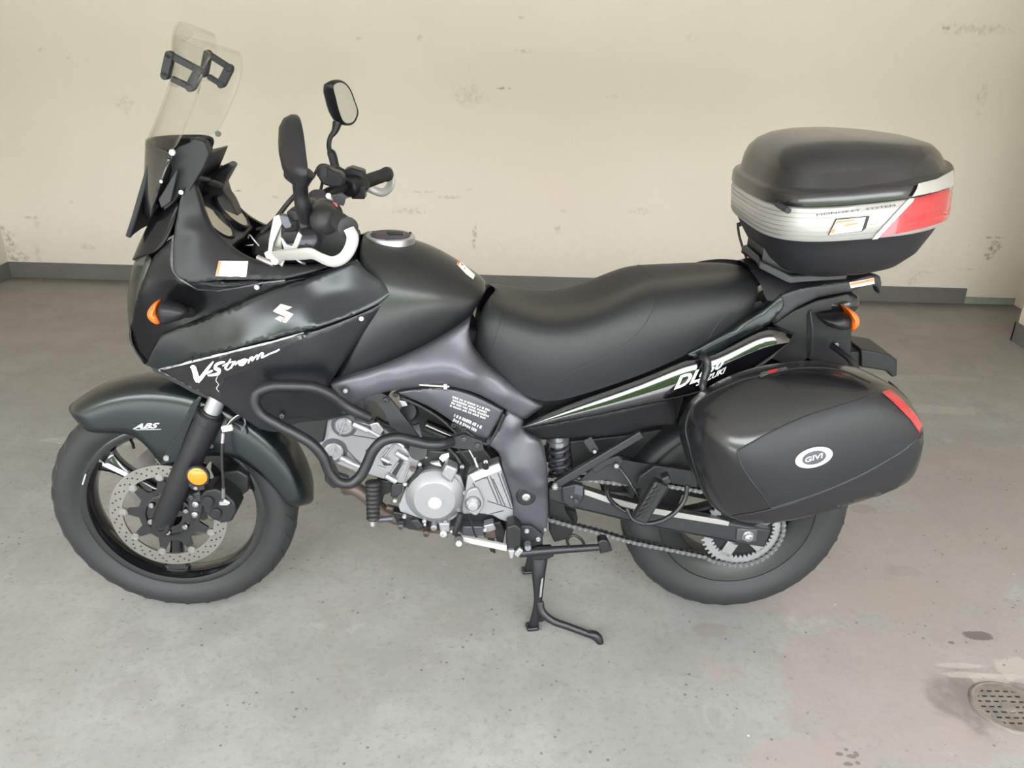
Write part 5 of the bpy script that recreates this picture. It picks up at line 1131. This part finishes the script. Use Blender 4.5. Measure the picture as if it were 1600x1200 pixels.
# subframe rail, pannier carrier, passenger pegs
rl = bb('subframe_rail', [bar(P(868, 757, -.14), P(1003, 677, -.145), .021, .016)], 'frame_d', bike, bevel=.003, mirror=True)
bb('rail_bolt', [bolt(867, 759, -.152, .0095, .009, 6)], 'steel', rl, mirror=True)
bb('rail_tab', [plate([(911, 690), (924, 683), (936, 702), (932, 708), (922, 707)], -.14, .01)], 'frame_d', rl, bevel=.002, mirror=True)
bb('tab_bolt', [bolt(929, 705, -.145, .0055, .005, 12)], 'steel', rl, mirror=True)
bb('rail_bolt', [bolt(963, 727, -.145, .007, .007, 12)], 'steel', rl, mirror=True)
bb('rail_gusset', [plate([(925, 731), (948, 718), (966, 712), (974, 720), (970, 732), (952, 726), (930, 740)], -.138, .01)], 'frame_d', rl, bevel=.002, mirror=True)
plt_('inner_fender', [(890, 690), (980, 680), (1070, 664), (1085, 700), (1085, 735), (1024, 727), (962, 712), (920, 730), (895, 745)], -.03, .06, 'dark', bike, .004)
bb('brake_pipe', [tubeg([P(*p) for p in ((948, 765, -.15), (952, 778, -.15), (965, 791, -.15), (980, 799, -.155), (990, 798, -.16))], .006, 10)], 'gloss', rl, smooth=60)
bb('brake_pipe', [tubeg([P(*p) for p in ((966, 730, -.145), (976, 742, -.15), (988, 760, -.16), (998, 775, -.165))], .0035, 8)], 'gloss', rl, smooth=60)
pg = bb('passenger_peg', [bar(P(998, 812, -.20), P(1034, 752, -.20), .040, .03)], 'rubber_s', bike, bevel=.006)
bb('peg_tread', [bar(P(1001, 808, -.217), P(1033, 755, -.217), .012, .006)], 'plastic', pg, bevel=.002)
for t in range(6):
    a = P(1001, 808, -.219)*(1-t/6)+P(1033, 755, -.219)*(t/6); bb('peg_rib', [box(a+Vector((.0, 0, .004)), .028, .006, .004, Matrix.Rotation(-.55, 3, 'Y'))], 'rubber_s', pg, bevel=.001)
bb('peg_bracket', [tubeg([P(*p) for p in ((1074, 758, -.17), (1070, 780, -.18), (1055, 800, -.19), (1030, 815, -.2), (1008, 818, -.2), (990, 812, -.19), (980, 795, -.17))], .0065, 10)], 'tube', pg, smooth=60)
bb('peg_hinge', [box(P(1040, 747, -.19), .022, .03, .022, Matrix.Rotation(-.5, 3, 'Y'))], 'frame_d', pg, bevel=.004)
plt_('peg_hanger', [(1000, 745), (1024, 728), (1080, 735), (1082, 757), (1045, 750), (1012, 768), (996, 760)], -.145, .012, 'frame_d', pg, .002)
plt_('adjuster_block', [(878, 762), (900, 757), (912, 760), (912, 776), (905, 790), (892, 794), (880, 785)], -.142, .02, 'frame_d', sa, .003)
bb('block_label', [plate([(899, 758), (911, 760), (910, 775), (897, 771)], -.1425, .002)], 'frame', sa)
bb('block_bolt', [bolt(900, 782, -.143, .006, .006, 10)], 'frame', sa)
bb('cross_axle', [lathe(P(886, 812, -.06), [(.03, .12), (.03, 0), (.0, 0)], seg=20)], 'dark', sa)
plt_('linkage_plate', [(856, 770), (880, 770), (884, 800), (900, 822), (890, 842), (866, 848), (858, 830)], -.09, .02, 'dark', bike, .004)
bb('linkage_bolt', [bolt(893, 776, -.143, .003, .003, 8), bolt(852, 827, -.15, .006, .006, 12)], 'steel', bike)
# ---------------------------------------------------------------- left side case
CR = [[(1068, 650, -0.25), (1082, 622, -0.25), (1138, 588, -0.25), (1210, 567, -0.25), (1292, 562, -0.25), (1358, 578, -0.255), (1400, 606, -0.26)],
      [(1064, 660, -0.265), (1088, 632, -0.315), (1146, 606, -0.33), (1214, 584, -0.335), (1296, 577, -0.34), (1371, 588, -0.35), (1423, 620, -0.33)],
      [(1063, 684, -0.28), (1106, 684, -0.375), (1152, 700, -0.428), (1222, 664, -0.44), (1300, 634, -0.445), (1381, 608, -0.438), (1441, 642, -0.4)],
      [(1070, 714, -0.29), (1114, 724, -0.385), (1170, 745, -0.44), (1240, 720, -0.46), (1315, 695, -0.465), (1409, 658, -0.455), (1463, 674, -0.42)],
      [(1086, 754, -0.3), (1128, 776, -0.38), (1203, 793, -0.435), (1257, 777, -0.448), (1320, 752, -0.452), (1411, 712, -0.448), (1465, 702, -0.42)],
      [(1110, 794, -0.3), (1140, 818, -0.36), (1190, 830, -0.4), (1262, 818, -0.41), (1330, 798, -0.41), (1409, 775, -0.41), (1445, 746, -0.4)]]
CL = [[P(*q) for q in r] for r in CR]
CL = [[Vector((r[0].x+.004, -.235, r[0].z))]+r+[Vector((r[-1].x-.004, -.235, r[-1].z))] for r in CL]
CL = [[Vector((p.x, -.235, p.z-.004)) for p in CL[0]]]+CL+[[Vector((p.x, min(-.235, p.y+.05) if k else p.y, p.z-.004)) for k, p in enumerate(CL[-1])], [Vector((p.x, -.235, p.z)) for p in CL[-1]]]
case = bb('side_case', [surfg(CL)], 'case_g', bike, smooth=0); case.data.shade_smooth()
a_ = case.modifiers.new('s', 'SUBSURF'); a_.levels = a_.render_levels = 3
bv_case = bvh_of([case])
rc = bb('side_case', [surfg([[Vector((p.x, -p.y, p.z)) for p in r] for r in CL])], 'case_g', bike, smooth=0); rc.data.shade_smooth()
a_ = rc.modifiers.new('s', 'SUBSURF'); a_.levels = a_.render_levels = 3
rc['label'] = 'right side case on the far side of the motorcycle'; case['label'] = 'left side case with oval badge and red reflector'
pan_o = [(1152, 704), (1205, 675), (1275, 645), (1330, 629), (1375, 615), (1389, 613), (1420, 645), (1440, 678), (1410, 704), (1380, 722), (1345, 741), (1310, 757), (1257, 777), (1205, 793), (1188, 768), (1170, 745), (1153, 712)]
cpn = bb('case_outer_panel', [decalg(bv_case, [pan_o], .0022, 9)], 'case', case, smooth=60)
q = [on(bv_case, p.x, p.y, .0012) for p in crv([(x, y, 0, i in (0, 6, 7, 13)) for i, (x, y) in enumerate(pan_o)], 4, True)]
bb('panel_gap', [tubeg([p for p in q if p], .0022, 6, smooth=False, closed=True)], 'dark', case)
lo_o = [(1156, 803), (1180, 800), (1205, 794), (1257, 778), (1310, 758), (1380, 723), (1438, 681), (1443, 690), (1436, 712), (1421, 736), (1402, 762), (1362, 779), (1320, 791), (1275, 803), (1215, 815), (1175, 820), (1157, 820), (1140, 815)]
bb('case_lower_half', [decalg(bv_case, [lo_o], .0012, 9)], 'case', case, smooth=60)
bb('lid_edge', [tubeg([p for p in [on(bv_case, p.x, p.y, .001) for p in crv([(1144, 806, 0), (1180, 801, 0), (1210, 794, 0), (1257, 779, 0), (1310, 759, 0), (1380, 724, 0), (1436, 684, 0)], 8)] if p], .0016, 6, smooth=False)], 'frame_d', case)
bb('lid_edge', [tubeg([p for p in [on(bv_case, p.x, p.y, .001) for p in crv([(1110, 786, 0), (1092, 748, 0), (1078, 700, 0), (1072, 665, 0), (1080, 640, 0), (1100, 622, 0), (1150, 598, 0), (1200, 584, 0), (1257, 575, 0), (1310, 578, 0), (1360, 598, 0)], 6)] if p], .0016, 6, smooth=False)], 'dark', case)
redp = [(1376, 614), (1391, 610), (1410, 628), (1430, 650), (1443, 673), (1437, 679), (1421, 656), (1398, 633)]
bb('case_reflector', [decalg(bv_case, [redp], .0036, 7)], 'red', case, smooth=60)
bb('handle_recess', [decalg(bv_case, [[(1180, 585), (1188, 578), (1240, 567), (1250, 570), (1240, 580), (1196, 592), (1186, 592)]], .0006, 7)], 'dark', case, smooth=60)
bb('handle_strip', [decalg(bv_case, [[(1186, 587), (1190, 583), (1228, 574), (1232, 578), (1200, 586), (1189, 591)]], .0018, 7)], 'tarnish', case, smooth=60)
bb('handle_mark', [decalg(bv_case, [[(1200, 585), (1202, 580), (1216, 577), (1213, 582)]], .0022, 7)], 'redp', case, smooth=60)
def ell(cx, cy, a, b, ang, n=40, k=1.0): return [(cx+a*k*math.cos(t)*math.cos(ang)-b*k*math.sin(t)*math.sin(ang), cy+a*k*math.cos(t)*math.sin(ang)+b*k*math.sin(t)*math.cos(ang)) for t in [2*PI*i/n for i in range(n)]]
bd = bb('case_badge', [decalg(bv_case, [ell(1271, 713.5, 30, 15, -.27)], .0040, 6)], 'alu_w', case, smooth=60)
bb('badge_field', [decalg(bv_case, [ell(1271, 713.5, 26.5, 12.3, -.27)], .0046, 6)], 'grey_p', bd, smooth=60)
bb('badge_centre', [decalg(bv_case, [ell(1271, 713.5, 19, 10, -.27)], .0050, 6)], 'frame', bd, smooth=60)
bb('badge_lettering', [textg(bv_case, 'GIVI', (1258, 720.5), (1286, 712.5), 7, .25, .0056, .01)], 'white', bd, smooth=0)
# carrier frame behind it
bb('case_carrier', [tubeg([P(*p) for p in ((1100, 560, -.15), (1102, 580, -.19), (1098, 600, -.22), (1110, 640, -.225), (1150, 740, -.225), (1250, 740, -.225), (1350, 650, -.225), (1335, 570, -.20), (1300, 540, -.12))], .008, 10)], 'tube', bike, smooth=60)
bb('carrier_hook', [tubeg([P(*p) for p in ((1097, 556, -.185), (1104, 562, -.20), (1106, 575, -.205), (1101, 590, -.21), (1097, 604, -.22))], .009, 10)], 'tube', bike, smooth=60)
# ---------------------------------------------------------------- top case
TA = math.radians(6.0); O = P(1243, 331, -.27)
ax_x = Vector((math.cos(TA), 0, math.sin(TA))); ax_z = Vector((-math.sin(TA), 0, math.cos(TA)))
Lx = (P(1500, 300, -.10)-O).dot(ax_x)-.014; x0 = -.028; print('case length', Lx, O)
def ringt(z, ins, rise=0.0, hw=.249, n=72, ex=3.6, insf=None, insr=None, out=0.0, dx=0.0):
    """superellipse footprint inset by ins; narrower and rounder at the rear"""
    f = ins if insf is None else insf; rr = ins if insr is None else insr
    xa, xb = x0+f-out, Lx-rr+out; xc, xr = (xa+xb)/2, (xb-xa)/2; r = []
    for k in range(n):
        t = 2*PI*k/n; c, s = math.cos(t), math.sin(t)
        e = ex if c < 0 else 2.5
        X = xc+xr*(abs(c)**(2/e))*(1 if c > 0 else -1); Y = (hw-ins+out)*(abs(s)**(2/e))*(1 if s > 0 else -1)
        Y *= 1-.10*max(0, (X-xc)/xr)**1.5
        u = max(0, (X-x0)/(Lx-x0)); r.append(O+ax_x*(X+dx)+ax_z*(z+rise*u**2.2)+Vector((0, Y+.27-O.y*0-.27, 0))-Vector((0, O.y, 0)))
    return r
tc_b = bb('top_case', [surfg([ringt(-.188, .12, -0.006, insr=.16), ringt(-.186, .09, -0.006, insr=.13), ringt(-.174, .062, -0.006, insr=.09), ringt(-.150, .040, -0.001, insr=.055), ringt(-.11, .020, 0.004, insr=.028), ringt(-.08, .008, 0.004, insr=.012), ringt(-.075, .004, 0.004), ringt(-.004, .003, 0.009)], True, True)], 'case', bike, smooth=50)
band = bb('silver_band', [surfg([ringt(-.079, .002, 0.000), ringt(-.076, -.001, 0.000), ringt(-.04, -.003, 0.007), ringt(-.006, -.001, 0.010), ringt(-.003, .003, 0.010)], True)], 'silver', tc_b, smooth=50)
m = MB()
for k in range(6):
    z = -.068+k*.0105; R1 = ringt(z, -.0028, .002+.0012*k); m.add(tubeg(R1, .0007, 5, smooth=False, closed=True), 'tarnish')
m.build('band_grooves', band, smooth=60)['kind'] = 'stuff'
lid = bb('case_lid', [surfg([ringt(-.001, .004, 0.010), ringt(.0, -.003, 0.010), ringt(.022, -.001, 0.014), ringt(.028, .003, 0.014), ringt(.030, .014, 0.014), ringt(.036, .017, 0.012), ringt(.065, .024, 0.004, insr=.03), ringt(.085, .034, -0.002, insr=.046), ringt(.102, .052, -0.012, insr=.075), ringt(.114, .078, -0.022, insr=.115), ringt(.121, .11, -0.030, insr=.16), ringt(.125, .15, -0.036, insr=.21), ringt(.127, .20, -0.040, insr=.26)], True, True)], 'case_g', tc_b, smooth=60)
bv_tc = bvh_of([tc_b, band, lid])
bb('tail_lens', [decalg(bv_tc, [[(1372, 370), (1400, 342), (1429, 311), (1460, 303), (1482, 295), (1494, 290), (1497, 298), (1495, 318), (1489, 337), (1470, 347), (1445, 355), (1405, 364)]], .003, 6)], 'red', tc_b, smooth=60, mirror=True)
bb('lens_trim', [decalg(bv_tc, [[(1362, 372), (1371, 371), (1428, 311), (1420, 312), (1414, 315)]], .004, 6)], 'alu_w', tc_b, smooth=60, mirror=True)
bb('rear_trim', [decalg(bv_tc, [[(1422, 307), (1432, 289), (1460, 282), (1482, 270), (1488, 266), (1493, 274), (1496, 284), (1482, 291), (1460, 299)]], .007, 6)], 'silver', tc_b, smooth=60, mirror=True)
for (a, b, c_) in ((1415, 1492, 0), (1412, 1480, 6)):
    bb('lens_dots', [decalg(bv_tc, [[(a+i*9, 341+c_-i*1.9), (a+i*9+6, 339.6+c_-i*1.9), (a+i*9+6, 342+c_-i*1.9), (a+i*9, 343.6+c_-i*1.9)] for i in range(8)], .0036, 6)], 'redp', tc_b, smooth=60)['kind'] = 'stuff'
bb('case_lettering', [textg(bv_tc, 'MONOKEY  SYSTEM', (1276, 337.5), (1398, 322), 3.2, 0, .003)], 'dark', tc_b, smooth=0)
st = bb('case_sticker', [decalg(bv_tc, [[(1293, 367), (1305, 342), (1358, 337), (1352, 356), (1346, 361)]], .003, 6)], 'dark', tc_b, smooth=60)
bb('sticker_face', [decalg(bv_tc, [[(1295.5, 366), (1306.5, 343.5), (1352, 339), (1345, 360)]], .0036, 6)], 'white', st, smooth=60)
bb('sticker_print', [decalg(bv_tc, [[(1303, 350), (1308, 344.5), (1334, 342), (1333, 345), (1311, 348)], [(1296, 364), (1299, 357), (1305, 357), (1302, 364)], [(1318, 350), (1340, 347), (1339, 350), (1318, 353)]], .0042, 6)], 'orangep', st, smooth=60)
bb('sticker_print', [decalg(bv_tc, [[(1304, 360), (1343, 355), (1342, 358.5), (1303, 363)]], .0042, 6)], 'grey_p', st, smooth=60)
# hinges on the front edge and cord
for (px, py, yy) in ((1226, 324, -.235), (1157, 284, .20)):
    c = P(px, py, yy); bb('case_hinge', [tubeg([c+Vector((-.004, -.035, 0)), c+Vector((-.004, .035, 0))], .007, 10, smooth=False)], 'plastic', tc_b, smooth=50)
bb('case_hinge', [tubeg([P(1153, 330, .20), P(1163, 336, .15)], .007, 10, smooth=False)], 'plastic', tc_b, smooth=50)
bb('hinge_bar', [tubeg([P(1152, 284, .235), P(1228, 327, -.255)], .0035, 8, smooth=False)], 'plastic', tc_b, smooth=50)
bb('cord', [tubeg([P(1166, 348, .12), P(1154, 350, .12), P(1154, 362, .12), P(1160, 385, .10), P(1167, 405, .08), P(1172, 416, .06)], .0032, 8)], 'rubber_s', tc_b, smooth=60)
bb('cord_plug', [tubeg([P(1152, 352, .12), P(1168, 346, .12)], .006, 10, smooth=False)], 'rubber_s', tc_b, smooth=50)
# mount plate under the case
zp = P(1232, 441, -.115).z; 
def pz(px, py, s=1): q = PZ(px, py, zp); return Vector((q.x, s*q.y, q.z))
pa = [P(1184, 405, -.055), P(1186, 412, -.075), P(1229, 434, -.115), P(1236, 436, -.12), P(1272, 433, -.12), P(1325, 430, -.115)]
pb_ = [Vector((p.x, -p.y, p.z)) for p in pa[::-1]]
mp = bb('rack_plate', [extr([Vector((p.x, p.y, p.z+.006)) for p in pa+pb_], -.018, (0, 0, 1))], 'frame_d', bike, bevel=.003)
bb('rack_frame', [extr([Vector((p.x+.01, p.y*.85, p.z+.035)) for p in pa+pb_], -.03, (0, 0, 1))], 'dark', mp)
bb('rack_knob', [lathe(P(1235, 430, -.10), [(.010, -.008), (.010, .004), (.006, .006), (0, .006)], (0, 0, 1), 14)], 'frame_d', mp)
bb('rack_hook', [plate([(1362, 428), (1376, 432), (1378, 445), (1376, 460), (1371, 458), (1368, 444), (1360, 436)], -.11, .02)], 'plastic_s', mp, bevel=.003)
# ---------------------------------------------------------------- printing and stickers
bv_f = bvh_of([upper, lower]); bv_c = bvh_of([cowl]); bv_t = bvh_of([tailp]); bv_r = bvh_of([rail]); bv_fn = bvh_of([fen]); bv_cv = bvh_of([cover]); bv_tk = bvh_of([tank])
# gloss wedge below the crease, silver pin line
bb('gloss_wedge', [decalg(bv_f, [[(256, 579), (300, 568), (370, 551), (430, 535), (488, 519), (470, 530), (445, 542), (420, 560), (380, 580), (352, 590), (345, 606), (345, 628), (300, 604)]], .0007, 6)], 'gloss', lower, smooth=60)
bb('pin_line', [decalg(bv_f, strokes([[(247, 578, 3.2), (300, 565, 3), (370, 548, 2.8), (430, 533, 2.2), (475, 520, 1.2)]]), .0014, 6)], 'grey_p', lower, smooth=60)
bb('pin_line', [decalg(bv_f, strokes([[(247, 578, 3.2), (270, 591, 3.2), (300, 606, 3), (318, 614, 2.4)]]), .0014, 6)], 'grey_p', lower, smooth=60)
# flowing script
V = [[(299, 575, 4), (302, 573, 6), (305, 580, 6.5), (308, 591, 7), (310, 596, 5)], [(309, 596, 5), (316, 588, 5), (323, 578, 4), (330, 569, 3), (334, 564, 1.5)],
     [(322, 583, 3), (329, 580, 3), (333, 578, 2)],
     [(352, 565, 2), (345, 566, 3.5), (338, 570, 4), (337, 575, 4.5), (343, 577, 4.5), (342, 582, 4.5), (334, 585, 3.5), (325, 586, 2)],
     [(361, 560, 2), (357, 567, 3.5), (353, 575, 3.8), (356, 577, 2.5), (361, 573, 2)], [(348, 571, 2), (356, 567, 2.6), (365, 564, 2)],
     [(361, 575, 2.5), (366, 566, 3.6), (368, 564, 2.5), (368, 569, 2.5), (374, 563, 2.2), (377, 563, 2.6)],
     [(384, 560, 2.8), (377, 563, 3.2), (374, 568, 3.4), (378, 570, 3), (384, 565, 3), (386, 561, 2.6), (389, 563, 2.2)],
     [(388, 567, 2.4), (393, 558, 3.2), (395, 557, 2.6), (394, 563, 2.4), (401, 555, 2.8), (403, 554, 2.6), (402, 561, 2.6), (409, 551, 2.8), (411, 551, 3), (409, 558, 3), (414, 556, 2.6), (422, 552, 2.4), (432, 548, 3), (437, 545, 2.4)]]
V = [[(x, y, w_*(1.2 if i < 4 else .92)) for x, y, w_ in L] for i, L in enumerate(V)]
bb('script_lettering', [decalg(bv_f, strokes(V), .0019, 5)], 'white', lower, smooth=60)
bb('scratch', [decalg(bv_f, strokes([[(341, 586, .8), (338, 594, 1.2), (342, 600, 1), (339, 606, 1.2), (343, 612, .8)]]), .0019, 5)], 'grey_p', lower, smooth=60)
# angular emblem
bb('emblem', [decalg(bv_f, [[(439, 475), (457, 480), (449, 484.5), (439.5, 482), (458.5, 491), (447, 504.5), (441.5, 502.5), (446.5, 495), (427, 486.5)], [(430.5, 498), (437, 494), (444, 496.5), (439.5, 502.5)]], .0019, 5)], 'gold', upper, smooth=60)
# warning stickers
ws_ = bb('warning_sticker', [decalg(bv_c, [[(342, 408), (388, 408.5), (385, 432.5), (337, 431.5)]], .0012, 6)], 'white', cowl, smooth=60)
bb('sticker_stripe', [decalg(bv_c, [[(342, 408.5), (346, 408.5), (341.5, 431.5), (337.5, 431.5)]], .0018, 6)], 'orangep', ws_, smooth=60)
ws2 = bb('tank_sticker', [decalg(bv_tk, [[(716, 408), (721, 410), (742, 430), (739, 437), (728, 429), (713, 413)]], .0012, 6)], 'white', tank, smooth=60)
bb('sticker_stripe', [decalg(bv_tk, [[(716, 408), (719.5, 409.5), (716.5, 415), (713, 412.5)]], .0018, 6)], 'orangep', ws2, smooth=60)
ws3 = bb('rack_sticker', [decalg(bv_r, [[(1327, 441.5), (1365, 434), (1366, 443), (1329, 450)]], .0012, 6)], 'white', rail, smooth=60)
bb('sticker_stripe', [decalg(bv_r, [[(1328, 442), (1364.5, 434.5), (1365, 439), (1328.5, 446)]], .0018, 6)], 'orangep', ws3, smooth=60)
# tail lettering
bb('tail_lettering', [textg(bv_t, 'DL', (1053, 608), (1094, 594), 18, .35, .0012, .035, (.1, -1)), textg(bv_t, '650', (1092, 590), (1131, 572), 12, .35, .0012, .03, (.1, -1))], 'white', tailp, smooth=0)
bb('tail_lettering', [textg(bv_t, 'SUZUKI', (1087, 603), (1134, 581), 8, .35, .0012, .03, (.1, -1))], 'white', tailp, smooth=0)
# fender letters
bb('fender_lettering', [textg(bv_fn, 'ABS', (207, 670), (250, 668), 7.5, .5, .0012, .04)], 'grey_p', fen, smooth=0)
bb('fender_lettering', [decalg(bv_fn, strokes([[(212, 671.2, 1), (252, 670.5, 1)]]), .0012, 6)], 'grey_p', fen, smooth=0)
# frame cover lettering: rows of small worn characters
rl_ = random.Random(3)
def tiny_rows(p0, p1, hgt, n):
    out = []; a, b = Vector(p0), Vector(p1); e = (b-a).normalized(); up = Vector((e.y, -e.x)); L = (b-a).length
    for k in range(n):
        s_ = rl_.uniform(0, 3); y0 = -k*hgt*1.35
        while s_ < L-rl_.uniform(0, 6):
            w_ = rl_.uniform(1.6, 3.4); q = a+e*s_+up*y0
            out.append([tuple(q), tuple(q+e*w_), tuple(q+e*w_+up*hgt*rl_.uniform(.7, 1)), tuple(q+up*hgt*rl_.uniform(.7, 1))]); s_ += w_+rl_.choice((.7, .8, 2.2))
    return out
o = bb('cover_lettering', [decalg(bv_cv, tiny_rows((706, 621), (766, 643), 3.4, 4), .0012, 6)], 'grey_p', cover, smooth=0); o['kind'] = 'stuff'
o = bb('cover_lettering', [decalg(bv_cv, tiny_rows((708, 650), (752, 670), 5.5, 2), .0012, 6)], 'grey_p', cover, smooth=0); o['kind'] = 'stuff'
# spoke sticker
sp_o = [o for o in fw.children if o.name.startswith('spoke')]
bpy.context.view_layer.update(); bv_w = bvh_of(sp_o)
g_ = decalg(bv_w, [[(161, 722), (170, 724), (204, 741), (200, 746), (160, 727)]], .001, 5)
if g_[1]: bb('spoke_sticker', [g_], 'white', fw, smooth=60)
bb('tire_label', [tubeg([P(129, 757, -.052), P(132, 747, -.052), P(134, 741, -.052)], .002, 6)], 'grey_p', fw)

for o_, l_ in ((ws, 'clear curved windscreen'), (tank, 'satin black fuel tank'), (seat, 'black vinyl stepped seat with stitched seams'), (head, 'silver cam cover of the front cylinder'), (band, 'silver ribbed band round the top case'), (gd1, 'bare alloy hand guard bar on the near grip'), (gd2, 'bare alloy hand guard bar on the far grip')):
    o_['label'] = l_
